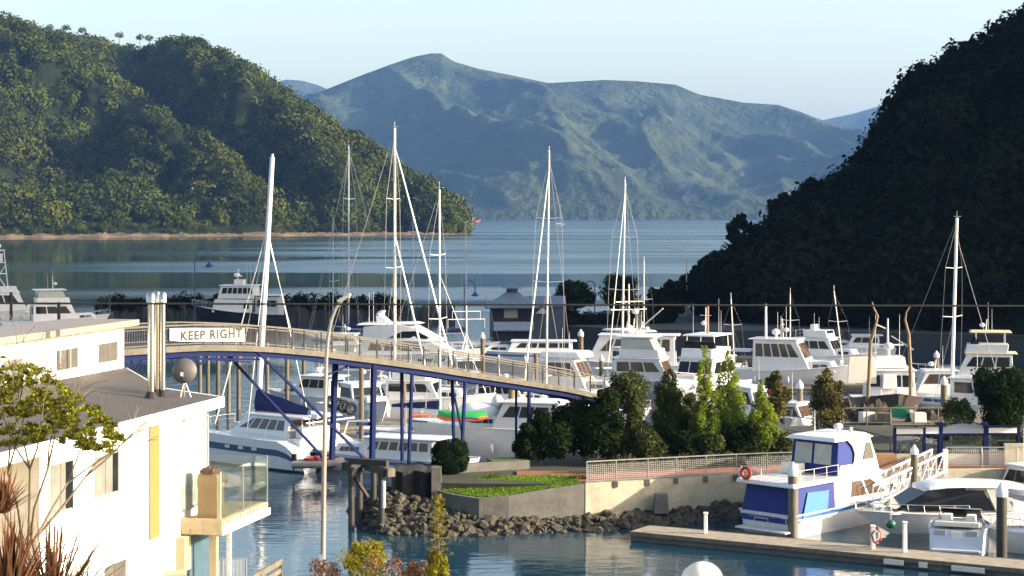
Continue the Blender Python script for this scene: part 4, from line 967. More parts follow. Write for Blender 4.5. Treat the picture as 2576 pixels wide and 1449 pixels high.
def sloop(label, x, d, rot, L, ytop, lean=0, mr=.09, spr=(.45,.72), fore=.95, furl=.045, boomc=navy, hullm=gel, stripe=bluep, mcol=alu, ybase=None, rig=.012, boom=True, second=None, back=True, fx=.06):
    t = boat('sailing_boat', label, x, d, rot, 'sailing boat'); B = L*.29; fs, fb = L*.075+.2, L*.1+.3
    mx = L*fx; mo = Vector((mx*math.cos(R(rot)), mx*math.sin(R(rot)),0)); t.location = PX(x, d, 0)-mo
    sh_ = hull(t, L, B, fs, fb, hullm, stripe, rake=L*.16, p=1.9, tr=.7, full=.5)
    house(t, 'coachroof', -L*.16, L*.2, B*.55, fs-.05, fs+.5, .8, .1, .85, hullm if hullm != black else gel, (('SP',.12,.85,.35,.75,3),))
    H_ = zof(ytop, d); mb_ = fs+.45; lean_l = Vector((lean*math.cos(R(rot)), -lean*math.sin(R(rot)), 0))
    base_, top_ = Vector((mx,0,mb_)), Vector((mx,0,H_))+lean_l
    MB().tube(base_, top_, mr, mr*.75, 10).build('mast', mcol, t, smooth=60)
    MB().tube(top_-up*.02, top_+up*.55, .015, n=4).build('antenna', mcol, t); MB().bar(top_+Vector((-.3,0,.12)), top_+Vector((.35,0,.12)), .03, .03).build('wind_vane', mcol, t)
    at = lambda f: base_.lerp(top_, f)
    tips = []
    for f in spr:
        c = at(f); hw = B*.42*(1.15-f*.5); 
        for sy in (1,-1): MB().tube(c, c+Vector((-.15,sy*hw,.08)), .03, n=5).build('spreader', mcol, t)
        tips.append((c,hw))
    for sy in (1,-1):
        q = [Vector((mx-.3, sy*B*.45, fs))]+[c+Vector((-.15,sy*hw,.08)) for c,hw in tips]+[at(.97)]
        MB().path(q, rig, 4).build('shroud', wire, t)
        MB().tube(Vector((mx-.7, sy*B*.44, fs)), at(spr[0]), rig, n=4).build('lower_shroud', wire, t)
    bowp = Vector((sh_[-1][0]-.15, 0, fb)); 
    MB().path([bowp, bowp.lerp(at(fore),.08), bowp.lerp(at(fore),.9), at(fore)], [furl*.5,furl,furl*.7,rig], 6).build('furled_headsail', gel2 if furl > .03 else wire, t)
    if second: MB().path([bowp+Vector((-second,0,0)), at(.58)], [furl*1.1, furl*.6], 6).build('inner_forestay', gel2, t)
    if back: MB().tube(Vector((-L/2+.1,0,fs+.05)), at(.99), rig, n=4).build('backstay', wire, t)
    if boom:
        bz = mb_+1.0; bo = MB().tube((mx,0,bz), (mx-L*.36,0,bz-.05), .07, n=8).build('boom', mcol, t)
        b = MB(); rings = []
        for k in range(7):
            f = k/6; x_ = mx-.1-L*.34*f; hh = .62-.4*f; rings.append([Vector((x_, .16*math.sin(q)*(1-.4*f), bz+.08+hh*.5+hh*.5*math.cos(q)+.02*math.sin(k*3))) for q in np.linspace(0,2*math.pi,9)[:-1]])
        b.loft(rings); b.build('sail_cover', boomc, bo, smooth=60)
    side_rail(t, [(sh_[i][0], sh_[i][1]*.94*sg_, sh_[i][2]) for sg_ in (1,) for i in range(1,18,3)], .55, r=.012)
    side_rail(t, [(sh_[i][0], sh_[i][1]*.94*sg_, sh_[i][2]) for sg_ in (-1,) for i in range(1,18,3)], .55, r=.012)
    return t

# --- blue canopy cruiser at the near pontoon
bc = thing('flybridge_cruiser', 'white flybridge cruiser with blue canvas cockpit and canopy, stern to the pontoon', 'motor boat', (16.95,99.3,0), R(45), 'boats moored in the marina'); bc.scale = (1.12,1.04,.98)
L = 10.8; sh_ = hull(bc, L, 3.6, 1.15, 1.75, gel, bluep, full=.5, p=2.4, sz=(.80,.94), flare=.1, bottom=gel)
MB().box((-5.62,0,.32), (.6,3.0,.10)).build('swim_platform', gel, bc, bevel=.03)
b = MB(); b.path([(-5.72,.5,.36),(-5.68,.5,.9),(-5.68,-.3,.9),(-5.72,-.3,.36)], .02, 5); b.path([(-5.6,-1.3,.5),(-5.6,-1.3,1.0),(-5.6,-1.0,1.0)], .02, 5); b.path([(-5.6,.9,.95),(-5.6,-.6,.95)], .015, 5); b.build('stern_ladder', steel, bc)
MB().hexa([(-5.42,-1.62,.66),(-2.3,-1.62,1.1),(-2.3,1.62,1.1),(-5.42,1.62,.66),(-5.05,-1.5,2.5),(-2.2,-1.45,2.5),(-2.2,1.45,2.5),(-5.05,1.5,2.5)]).build('cockpit_curtain', bcanvas, bc, bevel=.05)
MB().prism([(-4.85,-1.66,.98),(-3.0,-1.66,1.15),(-2.75,-1.53,2.15),(-4.35,-1.55,2.2)], (0,0,0), (0,-.03,0)).build('side_curtain', bcanvas2, bc)  # sunlit side of the same canvas, light put in as a brighter blue
house(bc, 'cabin', -2.3, 2.5, 3.1, 1.05, 2.55, 1.0, 0, .88, gel, (('SP',.30,.58,.34,.86,1,.09,0),('SP',.62,.93,.34,.86,1,0,-.17),('F',.05,.95,.35,.9,3)), glass=glassb)
house(bc, 'foredeck_cabin', 2.2, 4.0, 2.2, 1.2, 1.95, .7, 0, .8, gel, (('SP',.2,.7,.3,.7,1),))
MB().hexa([(-5.6,-1.75,2.53),(1.7,-1.6,2.56),(1.7,1.6,2.56),(-5.6,1.75,2.53),(-5.55,-1.7,2.76),(1.5,-1.5,2.74),(1.5,1.5,2.74),(-5.55,1.7,2.76)]).build('flybridge_deck', gel, bc, bevel=.06)
MB().hexa([(-1.9,-1.5,2.77),(1.5,-1.4,2.77),(1.5,1.4,2.77),(-1.9,1.5,2.77),(-1.7,-1.45,3.25),(1.2,-1.25,3.3),(1.2,1.25,3.3),(-1.7,1.45,3.25)]).build('flybridge_coaming', gel, bc, bevel=.06)
fe = MB(); c8 = [(-1.95,-1.42,2.8),(-.75,-1.40,2.8),(-.75,1.40,2.8),(-1.95,1.42,2.8),(-1.75,-1.34,4.5),(-.55,-1.3,4.5),(-.55,1.3,4.5),(-1.75,1.34,4.5)]
fe.hexa(c8); fe = fe.build('flybridge_canvas', bcanvas, bc, bevel=.04)
for y0, y1 in ((1.18,.16),(-.0,-1.02)):
    MB().prism([(-1.885,y0,3.28),(-1.885,y1,3.28),(-1.772,y1*.97,4.32),(-1.772,y0*.97,4.32)], (0,0,0), (-.03,0,0)).build('clear_window', clearv, fe)
cs_ = MB(); side = [(-.95,2.78),(1.35,2.78),(1.1,3.5),(.62,4.52),(-1.15,4.52),(-.78,4.2),(-.58,3.8),(-.62,3.4)]
cs_.prism([(x,-1.45,z) for x,z in side], (0,0,0), (0,.07,0)); cs_.prism([(x,1.38,z) for x,z in side], (0,0,0), (0,.07,0))
cs_ = cs_.build('flybridge_side', gel, bc, bevel=.02)
for y in (-1.49, 1.46): MB().prism([(.0,y,3.42),(.88,y,3.42),(.60,y,4.3),(.28,y,4.3)], (0,0,0), (0,.03,0)).build('window', mat('grey_clear', (.07,.075,.07), .1, var=.15), cs_)
house(bc, 'fly_windscreen', .6, 1.3, 2.7, 3.3, 4.5, .62, 0, .95, gel, (('F',.08,.92,.2,.88,2),), bev=.02)
MB().hexa([(-2.25,-1.55,4.52),(1.05,-1.4,4.52),(1.05,1.4,4.52),(-2.25,1.55,4.52),(-2.0,-1.35,4.70),(.6,-1.15,4.78),(.6,1.15,4.78),(-2.0,1.35,4.70)]).build('hardtop', gel, bc, bevel=.05)
dome(bc, .0, .0, 4.72, .24, .18); MB().box((.35,-.5,4.88), (.14,.14,.24)).build('horn', gel, bc, bevel=.02); antenna(bc, -.8, .8, 4.7, 1.2)
side_rail(bc, [(-5.0,-1.66,2.76),(-4.0,-1.66,2.76),(-3.0,-1.62,2.76),(-2.1,-1.6,2.76)], .62); side_rail(bc, [(-5.45,1.5,2.76),(-5.45,.3,2.76),(-5.3,-1.6,2.76)], .62)
MB().box((-2.6,.7,3.05), (.7,.9,.55)).build('locker', gel2, bc, bevel=.04)
side_rail(bc, [(2.9,-1.5,1.5),(3.8,-1.15,1.55),(4.8,-.6,1.65),(5.3,-.1,1.75)], .6)
bow_rail(bc, sh_, 2.5, .6)
bpy.context.view_layer.update(); lr = thing('life_ring', 'red life ring hanging on the aft rail of the blue canopy cruiser', 'life ring', bc.matrix_basis @ Vector((-5.60,1.05,3.08)), R(45))
b = MB(); 
for k in range(20):
    q0, q1 = 2*math.pi*k/20, 2*math.pi*(k+1)/20
    b.tube((-.06,.27*math.cos(q0),.27*math.sin(q0)), (-.06,.27*math.cos(q1),.27*math.sin(q1)), .085, n=8, mi=0)
b.build('ring', [redp, gel], lr, smooth=60)

# --- sports cruiser, bow to the left
sc_ = thing('sports_cruiser', 'white sports cruiser with dark wraparound side glass and hardtop, bow to the left', 'motor boat', PX(2356,96.2,0), R(193), 'boats moored in the marina')
sh_ = hull(sc_, 8.8, 2.9, 1.0, 1.22, gel, gel2, rake=1.9, full=.35, p=2.3, tr=.95, flare=.3, sz=(.34,.62), bottom=antif)
house(sc_, 'foredeck', -.4, 3.0, 2.0, 1.05, 1.5, 1.5, 0, .75, gel, (), bev=.1)
MB().prism([(-2.6,1.12,1.12),(-2.0,1.12,2.15),(.7,1.05,2.28),(2.35,.85,1.38),(1.9,.98,1.2)], (0,0,0), (0,.05,0)).build('side_glass', glassd, sc_)
MB().prism([(-2.6,-1.17,1.12),(-2.0,-1.17,2.15),(.7,-1.10,2.28),(2.35,-.9,1.38),(1.9,-1.03,1.2)], (0,0,0), (0,.05,0)).build('side_glass', glassd, sc_)
MB().hexa([(.9,-1.02,1.3),(2.6,-.85,1.33),(2.6,.85,1.33),(.9,1.02,1.3),(.3,-1.0,2.25),(.72,-1.0,2.28),(.72,1.0,2.28),(.3,1.0,2.25)]).build('windshield', glassd, sc_)
rr = []
for x, z, w_ in ((1.0,2.27,.75),(.85,2.36,1.0),(0,2.46,1.2),(-1.5,2.46,1.3),(-3.2,2.36,1.32),(-4.4,2.22,1.25)): rr.append([Vector((x,-w_,z-.12)),Vector((x,w_,z-.12)),Vector((x,w_*.96,z)),Vector((x,w_*.5,z+.1)),Vector((x,-w_*.5,z+.1)),Vector((x,-w_*.96,z))])
MB().loft(rr).build('hardtop', gel, sc_, smooth=40)
MB().prism([(-3.7,1.2,1.05),(-2.65,1.2,1.08),(-2.1,1.17,2.25),(-2.9,1.19,2.25)], (0,0,0), (0,.04,0)).build('quarter_panel', clearv, sc_); MB().prism([(-3.7,-1.24,1.05),(-2.65,-1.24,1.08),(-2.1,-1.21,2.25),(-2.9,-1.23,2.25)], (0,0,0), (0,.04,0)).build('quarter_panel', clearv, sc_)
bow_rail(sc_, sh_, -1.2, .42, 7); MB().box((4.1,0,1.24), (.5,.4,.12)).build('anchor_roller', steel, sc_); MB().box((3.3,.0,1.5), (.35,.5,.1), ry=R(20)).build('deck_hatch', gel, sc_)
for k in (-3.0,): fender(sc_, k, 1.5, .6)
house(sc_, 'cockpit', -4.2, -3.5, 2.3, .95, 1.5, .1, -.1, 1, gel, (), bev=.08)
MB().box((-4.7,0,.35), (.9,2.3,.1)).build('swim_platform', gel, sc_, bevel=.03)
# --- small boat with pale shaded transom
sm = thing('small_runabout', 'small white boat showing its shaded square stern beside the dark pile', 'motor boat', PX(2418,91.8,0), R(72), 'boats moored in the marina')
swh = mat('shaded_white_hull', (.40,.46,.55), .35, var=.06); sh_ = hull(sm, 5.0, 2.8, 1.2, 1.15, swh, swh, full=.3, p=2.2, tr=.9, trake=-.6, flare=-.06)  # white hull; blue-grey shade of the stern put into its colour
for y in (.75,-.7): MB().box((-2.62,y,1.0), (.05,.55,.34)).build('stern_hatch', mat('hatch_grey', (.3,.32,.33), .4), sm, bevel=.02)
MB().box((-2.65,0,.75), (.06,.5,.75)).build('stern_door', gel2, sm, bevel=.02)
MB().box((-2.9,0,.3), (.5,2.2,.1)).build('swim_platform', gel, sm, bevel=.02)
MB().hexa([(-2.35,-1.1,1.32),(.4,-1.1,1.28),(.4,1.1,1.28),(-2.35,1.1,1.32),(-2.35,-1.05,1.335),(.4,-1.05,1.30),(.4,1.05,1.30),(-2.35,1.05,1.335)]).build('cockpit_shade_panel', mat('cockpit_shadow', (.10,.11,.12), .7), sm)  # dark panel above the deck, painted as the shaded cockpit well
for y in (-.55,.55): MB().box((-1.0,y,1.5), (.55,.5,.42), top=.9).build('seat', gel2, sm, bevel=.05)
MB().box((-2.25,0,1.42), (.35,2.1,.22)).build('stern_seat', gel2, sm, bevel=.05)
b = MB(); b.path([(.2,-1.05,1.3),(-.1,-.95,1.85),(-.1,.95,1.85),(.2,1.05,1.3)], .03, 6); b.build('windscreen_frame', steel, sm)
MB().prism([(.75,-.95,1.28),(.75,.95,1.28),(.1,.85,1.82),(.1,-.85,1.82)], (0,0,0), (.03,0,.02)).build('windscreen', glassd, sm)
b = MB(); b.path([(-2.3,-1.15,1.32),(-2.35,-1.1,1.62),(-2.35,1.1,1.62),(-2.3,1.15,1.32)], .025, 6); b.build('stern_rail', steel, sm)
# --- boat leaving the right edge
re = launch('white sports boat cut off by the right edge beside the thick pile', 2690, 90, 172, 8.0, 2.9, .9, 1.15, 'none', (-.2,.22,2.3), mast=0, ants=1, nwin=2, trunk=False)
rb = launch('small white boat with an open stern behind the cruiser hardtop at the right edge', 2590, 103, 120, 6.0, 2.4, .9, 1.2, 'none', (-.1,.25,2.4), mast=0, ants=1, nwin=2, trunk=False)
# hose reel things on the white posts
p = near_edge(2203, 1.05, -.1); t = thing('hose_coil', 'coiled red and white hose hanging on the service post by the bow', 'hose', p)
b = MB(); b.path([(.2*math.cos(q)*(1+.1*math.sin(3*q)), -.14+.05*math.sin(5*q), .05+.3*math.sin(q)) for q in np.linspace(0,12.6,60)], .04, 6); b.build('red_hose', redp, t); b = MB(); b.path([(.13*math.cos(q), -.19, .1+.2*math.sin(q)) for q in np.linspace(0,6.3,24)], .035, 6); b.build('white_hose', gel, t)
fb_ = thing('fender_buoy', 'round green fender hanging by a rope below the cruiser bow', 'fender', PX(2241,92.3,1.0)); MB().sph((0,0,0), (.25,.25,.22), 14).build('ball', mat('dark_green', (.015,.09,.05), .5), fb_, smooth=70); MB().tube((0,0,.2), (.05,.3,1.3), .015, n=5).build('rope', ivory, fb_)

# --- big sailing catamaran with blue boom cover
ct = thing('sailing_catamaran', 'white sailing catamaran with tall leaning wing mast and blue sail cover', 'sailing boat', (-15.58,123.3,0), R(142), 'boats moored in the marina')
def cathull(y0):
    n = 16; rings = []; b = MB()
    for i in range(n+1):
        t = i/n; w_ = .72*(1-max(0,(t-.5)/.5)**2.0)*(.85+.15*min(1,t/.3)); w_ = max(w_, .03)
        zt = 1.75+.25*t if t > .16 else .45+1.35*(t/.16)**.8
        x = -5.75+11.5*t; pr = [(1,zt),(.98,zt*.72),(.95,zt*.5),(.85,.12),(.6,-.3),(.05,-.5)]
        ring = [Vector((x+(-.5*(1-z/zt)*t**4), y0+w_*f, z)) for f, z in pr]; rings.append(ring+[Vector((v.x,2*y0-v.y,v.z)) for v in ring[::-1]])
    nr = len(rings[0])
    for i in range(n):
        for j in range(nr-1):
            jj = j if j < nr/2-1 else nr-2-j
            b.add([rings[i][j],rings[i][j+1],rings[i+1][j+1],rings[i+1][j]], [(0,1,2,3)], 1 if jj == 1 else (2 if jj >= 3 else 0))
    b.add(rings[0], [tuple(range(nr))]); 
    for i in range(n): b.add([rings[i][0],rings[i+1][0],rings[i+1][-1],rings[i][-1]], [(0,1,2,3)])
    o = b.build('hull', [gel, navyp, antif], ct, smooth=35)
    sg_ = 1 if y0 > 0 else -1
    for k in (-1.6,-.4,.8): MB().prism([(x, y0+sg_*.735, 1.13) for x in (k-.22,k+.22)]+[(x, y0+sg_*.745, 1.32) for x in (k+.22,k-.22)], (0,0,0), (0,sg_*.02,0)).build('porthole', gel2, o)
    MB().box((-5.5,y0,.42), (.8,1.0,.12)).build('stern_step', gel, o, bevel=.03)
    house(o, 'hull_cabin', -1.8, 2.8, 1.15, 1.85, 2.5, 1.3, .3, .8, gel, (('P' if y0 > 0 else 'S',.10,.78,.3,.8,3,.04,-.05),), bev=.1)
cathull(2.3); cathull(-2.3)
MB().hexa([(-4.6,-2.0,1.0),(2.6,-2.0,1.1),(2.6,2.0,1.1),(-4.6,2.0,1.0),(-4.6,-2.0,1.9),(2.6,-2.0,1.95),(2.6,2.0,1.95),(-4.6,2.0,1.9)]).build('bridge_deck', gel, ct, bevel=.05)
house(ct, 'saloon', -3.4, 1.8, 3.9, 1.9, 3.15, 1.3, .1, .82, gel, (('SP',.08,.92,.35,.85,5,.02,-.14),('F',.04,.96,.35,.85,4),('A',.05,.33,.4,.88,1),('A',.37,.62,.12,.9,1),('A',.66,.95,.4,.88,1)), roof=(.15,.12,gel,.1,1.5), glass=glassb)
for y in (-1.2,1.2): MB().tube((-4.7,y,1.9), (-4.6,y,3.15), .05).build('roof_post', gel, ct)
MB().box((-4.2,0,2.25), (.6,3.4,.7)).build('cockpit_seat', gel, ct, bevel=.05)
for y in (-1.5,1.5): MB().path([(-5.0,y,1.8),(-5.4,y,2.85),(-7.2,y,3.0)], .06, 6).build('davit', gel, ct)
MB().tube((-5.3,-2.2,3.0), (-5.3,2.2,3.0), .05).build('davit_bar', gel, ct)
mb_, mt_ = Vector((1.0,0,3.2)), None
wm_inv = ct.matrix_basis.inverted()
base_w = ct.matrix_basis @ mb_; dmast = base_w.y
base_w = P(651,985,dmast); top_w = P(685,395,dmast); mb_, mt_ = wm_inv @ base_w, wm_inv @ top_w
MB().path([Vector((mb_.x,mb_.y,1.9)), mb_, mb_.lerp(mt_,.5), mt_], [.2,.2,.19,.15], 10).build('mast', mat('white_mast', (.68,.68,.69), .4, var=.04), ct, smooth=60)
MB().box(mt_+up*.1, (.12,.12,.2)).build('mast_cap', gel, ct)
bs_, be_ = wm_inv @ P(646,1032,dmast-.2), wm_inv @ P(778,1044,dmast-3.2)
bo = MB().tube(bs_-up*.2, be_-up*.2, .12, .10).build('boom', gel, ct)
rings = []
for k in range(9):
    f = k/8; c = bs_.lerp(be_, f); h = .95*(1-f)**.9+.55; rings.append([c+Vector((0, .24*math.sin(q)*(1-.3*f)*(1.0 if math.cos(q)<.3 else .55), h*.5-.15+h*.5*math.cos(q)+.03*math.sin(5*f*3))) for q in np.linspace(0,2*math.pi,13)[:-1]])
MB().loft(rings).build('sail_cover', navy, bo, smooth=50)
at = lambda f: mb_.lerp(mt_, f)
for q, f, r_ in ((wm_inv @ P(541,1065,dmast+2),.72,.05),(wm_inv @ P(606,905,dmast),.70,.02)): MB().tube(q, at(f), r_, r_*.6, 6).build('forestay', ivory, ct)
for y in (-2.9,2.9): MB().tube(Vector((-.8,y,2.0)), at(.68), .025, n=5).build('shroud', steel, ct)
MB().tube(wm_inv @ P(737,850,dmast-2), at(.66), .022, n=5).build('running_stay', steel, ct)
side_rail(ct, [(5.3,2.4,1.95),(3.5,2.7,1.95),(1.5,2.95,1.9),(-.5,2.95,1.9),(-2.5,2.95,1.85),(-4.5,2.9,1.75)], .6, r=.014); side_rail(ct, [(5.6,-2.2,1.95),(5.6,0,1.95),(5.6,2.2,1.95)], .6, r=.02)
MB().box((-4.9,1.0,3.3), (.5,.1,.3)).build('solar_lamp', gel, ct)
# inflatable hung behind the catamaran
dg = thing('inflatable_dinghy', 'dark inflatable dinghy with red seats and fuel can behind the catamaran stern', 'dinghy', PX(801,114.8,.75), R(-14))
for y in (-.55,.55): MB().path([(-1.45,y,.2),(.6,y,.25),(1.25,y*.7,.38),(1.5,0,.45)], [.2,.22,.21,.2], 10).build('tube', mat('dinghy_grey', (.38,.30,.25), .7, var=.1), dg, smooth=60)
MB().hexa([(-1.4,-.5,-.05),(1.0,-.35,.02),(1.0,.35,.02),(-1.4,.5,-.05),(-1.4,-.55,.12),(1.1,-.4,.2),(1.1,.4,.2),(-1.4,.55,.12)]).build('floor', black, dg)
for x in (-.55,.5): MB().box((x,0,.42), (.42,1.05,.35)).build('red_seat', redp, dg, bevel=.05)
MB().box((-.05,-.2,.5), (.3,.34,.4)).build('fuel_can', redp, dg, bevel=.04)
MB().box((-1.55,0,.55), (.28,.3,.42)).build('outboard', black, dg, bevel=.05); MB().tube((-1.55,0,.4), (-1.6,0,-.4), .06).build('outboard_leg', black, dg)

# --- boats between bridge legs
lb = launch('low white launch with brown side windows behind the blue bridge legs', 968, 118.6, 158, 11.5, 3.4, .95, 1.3, 'none', (-.33,.12,2.15), mast=0, ants=1, glass=glassb, nwin=6, stripe=bluep)
kb_ = launch('large white launch carrying a green and orange kayak, seen behind the bush and bridge legs', 1262, 121.5, 163, 12.5, 4.0, 2.45, 2.75, 'none', (-.3,.02,4.1), mast=0, ants=1, nwin=3, canopy=mat('white_canvas', (.74,.74,.74), .7, var=.04))
ky = thing('kayak', 'green and orange kayak lying on the foredeck of the large white launch', 'kayak', PX(1163,118.6,3.25), R(175))
rr = [[Vector((x, w_*math.cos(q), .2*math.sin(q)*(1 if w_ > .1 else .4)+.12*abs(x/1.6)**2)) for q in np.linspace(0,2*math.pi,13)[:-1]] for x, w_ in ((-1.6,.04),(-1.1,.28),(0,.38),(1.1,.28),(1.6,.04))]
MB().loft(rr).build('kayak_hull', orange, ky, smooth=60)
rr = [[Vector((x, w_*math.cos(q), .10+.36*math.sin(q)+.1*abs(x/1.6)**2)) for q in np.linspace(0,math.pi,8)] for x, w_ in ((-1.5,.06),(-1.0,.28),(0,.37),(1.0,.28),(1.5,.06))]
MB().loft(rr).build('kayak_cover', greenp, ky, smooth=60)
cvd = thing('covered_tender', 'rounded white covered tender on the launch bow behind the kayak', 'dinghy', PX(1205,121.5,2.75), R(170)); 
MB().sph((0,0,.55), (1.5,.8,.75), 14).build('cover', mat('white_canvas', (.74,.74,.74)), cvd, smooth=70); MB().sph((-1.2,0,1.3), (.4,.4,.45), 10).build('outboard_cover', gel, cvd, smooth=70)
# workboat and grey launch under the span
wkb = launch('white workboat with upright bow beside the black tyres under the bridge', 905, 146, -62, 10.0, 3.4, 1.2, 2.1, 'none', (-.1,.2,3.0), mast=2.0, ants=2, nwin=2)
for k, (x, y) in enumerate(((835,1010),(850,1016),(866,1022),(884,1028))):
    p = P(x, y, 138.4); t = thing('tyre_fender', 'black tyre fender hanging on the pontoon edge by the white workboat', 'tyre', p, R(14), 'tyre fenders on the pontoon'); b = MB()
    for q in range(14): a0, a1 = 2*math.pi*q/14, 2*math.pi*(q+1)/14; b.tube((.36*math.cos(a0),0,.36*math.sin(a0)), (.36*math.cos(a1),0,.36*math.sin(a1)), .14, n=8)
    b.build('tyre', rubber, t, smooth=60)
for lab, x, d, rot, L_, B_, fly, z in (('grey-white cabin launch seen under the left bridge span by the orange life jackets',790,158,150,9.5,3.2,'none',2.6),('small white launch with a bow cover under the bridge beside the blue leg',975,152,-30,8.0,2.8,'none',2.4)):
    launch(lab, x, d, rot, L_, B_, .95, 1.3, fly, (-.25,.15,z), mast=.8, ants=1, nwin=3)
ob = thing('orange_buoy', 'orange mooring buoy hanging between the blue bridge legs', 'buoy', PX(918,112,1.55)); MB().sph((0,0,0), .22, 12).build('ball', orange, ob, smooth=70); MB().tube((0,0,.2), (0,0,.9), .02, n=5).build('rope', ivory, ob)
ob = thing('orange_crate', 'red-orange crate on the pontoon under the bridge by the tall mast', 'crate', PX(1058,139,.5)); MB().box((0,0,.4), (1.3,.8,.8)).build('box', mat('rust_orange', (.55,.12,.05), .6, var=.15), ob, bevel=.04); MB().box((0,0,.84), (1.34,.84,.08)).build('lid', mat('rust_orange', (.5,.1,.04)), ob)

# --- sailing boats, foreground to background
sloop('white sloop with the tallest bright mast and two thick furled headsails behind the bridge', 993, 162, -22, 13.5, 322, 0, .14, furl=.10, fore=.93, second=2.6, boomc=navy, rig=.02)
sloop('white sloop whose pale mast stands in front of the kayak launch, left of the bush', 1107, 131, -28, 11.0, 476, -.05, .085, furl=.035, fore=.64, rig=.016)
sloop('white ketch-like sloop with twin slim masts left of the round trees', 1374, 158, -112, 12.0, 384, .25, .085, furl=.07, fore=.93, rig=.014)
sloop('white sloop with a slender mast rising from the flybridge launches right of the round tree', 1564, 168, -108, 12.0, 460, .3, .10, furl=.05, fore=.95, rig=.014)
sloop('white sloop with the thick silver mast on the right against the dark hill', 2394, 150, -48, 11.5, 548, .42, .15, furl=.03, fore=.9, rig=.014, boom=False)
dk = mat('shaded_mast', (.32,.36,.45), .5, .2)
for x, yt, lab, d, L_ in ((877,366,'the tall grey mast in the shaded back basin',222,13),(838,545,'the short thin mast left of the tall grey one in the back basin',232,9),(1039,548,'the thin dark mast right of the tallest bright mast',224,9.5),(1172,560,'the thin dark mast beside the goose neck lamp left of the pavilion',218,9.5)):
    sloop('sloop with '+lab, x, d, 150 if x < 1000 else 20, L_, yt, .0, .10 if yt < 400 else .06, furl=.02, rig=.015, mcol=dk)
for x, yt, lab, d, ln in ((1988,738,'a thin straight pole mast behind the pilothouse launch',190,0),(1848,752,'a slim mast leaning slightly right of the bright trees',186,-.35),(2122,732,'a slim mast leaning left of the trawler',182,-.9),(1620,658,'a short grey mast behind the derrick fishing boat',196,0)):
    sloop('small sloop with '+lab, x, d, -100, 8.5, yt, ln, .06, spr=(.6,), furl=.008, rig=.004, boom=False)

# --- motor yachts and launches behind the bridge
def motor_yacht(label, x, d, rot, L, B):
    t = boat('motor_yacht', label, x, d, rot, 'motor yacht'); sh_ = hull(t, L, B, 1.5, 2.3, gel, gel, rake=L*.17, full=.4, p=2.4, flare=.2)
    for k in (-.1,.1,.25): MB().box((k*L, B*.5-.02-(.02 if k<.2 else .25), 1.15), (1.6,.06,.28)).build('hull_window', glassd, t); MB().box((k*L, -B*.5+.02+(.02 if k<.2 else .25), 1.15), (1.6,.06,.28)).build('hull_window', glassd, t)
    house(t, 'main_cabin', -.34*L, .30*L, B*.82, 1.5, 3.0, L*.16, .1, .86, gel, (('SP',.08,.80,.35,.85,4,.03,-.06),('A',.1,.9,.2,.9,2)), bev=.15)
    sg_ = []
    for x_, z_, w_ in ((.20*L,3.0,.60),(.12*L,3.55,.74),(.02*L,4.35,.80),(-.1*L,4.7,.80),(-.24*L,4.6,.76),(-.33*L,4.35,.7)): sg_.append([Vector((x_,-B/2*w_,3.0)),Vector((x_,B/2*w_,3.0)),Vector((x_,B/2*w_*.92,z_)),Vector((x_,B/2*w_*.5,z_+.12)),Vector((x_,-B/2*w_*.5,z_+.12)),Vector((x_,-B/2*w_*.92,z_))])
    fo = MB().loft(sg_).build('sky_lounge', gel, t, smooth=35)
    for sy in (-1,1):
        c = [(-.15*L,3.35,.40),(-.06*L,4.0,.385),(.03*L,4.05,.38),(.10*L,3.55,.36),(.12*L,3.3,.36)]
        MB().prism([(a_, sy*(B*w_+.0), z_) for a_, z_, w_ in c], (0,0,0), (0,sy*.06,0)).build('side_window', glassd, fo)
    MB().hexa([(-.38*L,-B*.36,4.55),(.05*L,-B*.33,4.72),(.05*L,B*.33,4.72),(-.38*L,B*.36,4.55),(-.36*L,-B*.33,4.75),(.0,-B*.28,4.9),(.0,B*.28,4.9),(-.36*L,B*.33,4.75)]).build('hardtop', gel, t, bevel=.08)
    MB().hexa([(-.25*L,-.9,4.8),(-.17*L,-.9,4.8),(-.17*L,.9,4.8),(-.25*L,.9,4.8),(-.26*L,-.7,5.5),(-.22*L,-.7,5.5),(-.22*L,.7,5.5),(-.26*L,.7,5.5)]).build('radar_arch', gel, t, bevel=.05)
    dome(t, -.24*L, .45, 5.45, .42); dome(t, -.24*L, -.45, 5.45, .3); MB().box((-.22*L,0,5.95), (.25,1.3,.14)).build('radar_scanner', gel, t, bevel=.03); MB().tube((-.22*L,0,5.4), (-.22*L,0,5.9), .08).build('radar_post', gel, t)
    for y in (-.9,.9): antenna(t, -.3*L, y, 4.7, 3.2, .02)
    bow_rail(t, sh_, .1*L, .75, 8); return t
motor_yacht('large white motor yacht with a swept dark windshield and radar domes behind the bridge', 1045, 196, -10, 15.5, 4.7)
launch('large white launch with clear flybridge covers in the shade at the far left', 140, 256, 22, 14.5, 4.6, 1.6, 2.4, 'enclosed', (-.22,.2,3.9), mast=1.6, ants=2, nwin=3)
gf = launch('white game fishing launch with a lattice tuna tower at the left edge', 5, 276, 15, 15, 4.8, 1.7, 2.6, 'open', (-.25,.25,4.6), mast=0, ants=2, nwin=3)
b = MB(); zt = 10.6
for sx in (-1.4,1.4):
    for sy in (-1.2,1.2): b.tube((-.5+sx,sy,4.7), (-.5+sx*.55,sy*.6,zt), .06, n=6); 
for z in (7.3,8.9,zt): k = 1-.45*(z-4.7)/(zt-4.7); b.path([(-.5-1.4*k,-1.2*k,z),(-.5+1.4*k,-1.2*k,z),(-.5+1.4*k,1.2*k,z),(-.5-1.4*k,1.2*k,z),(-.5-1.4*k,-1.2*k,z)], .05, 5)
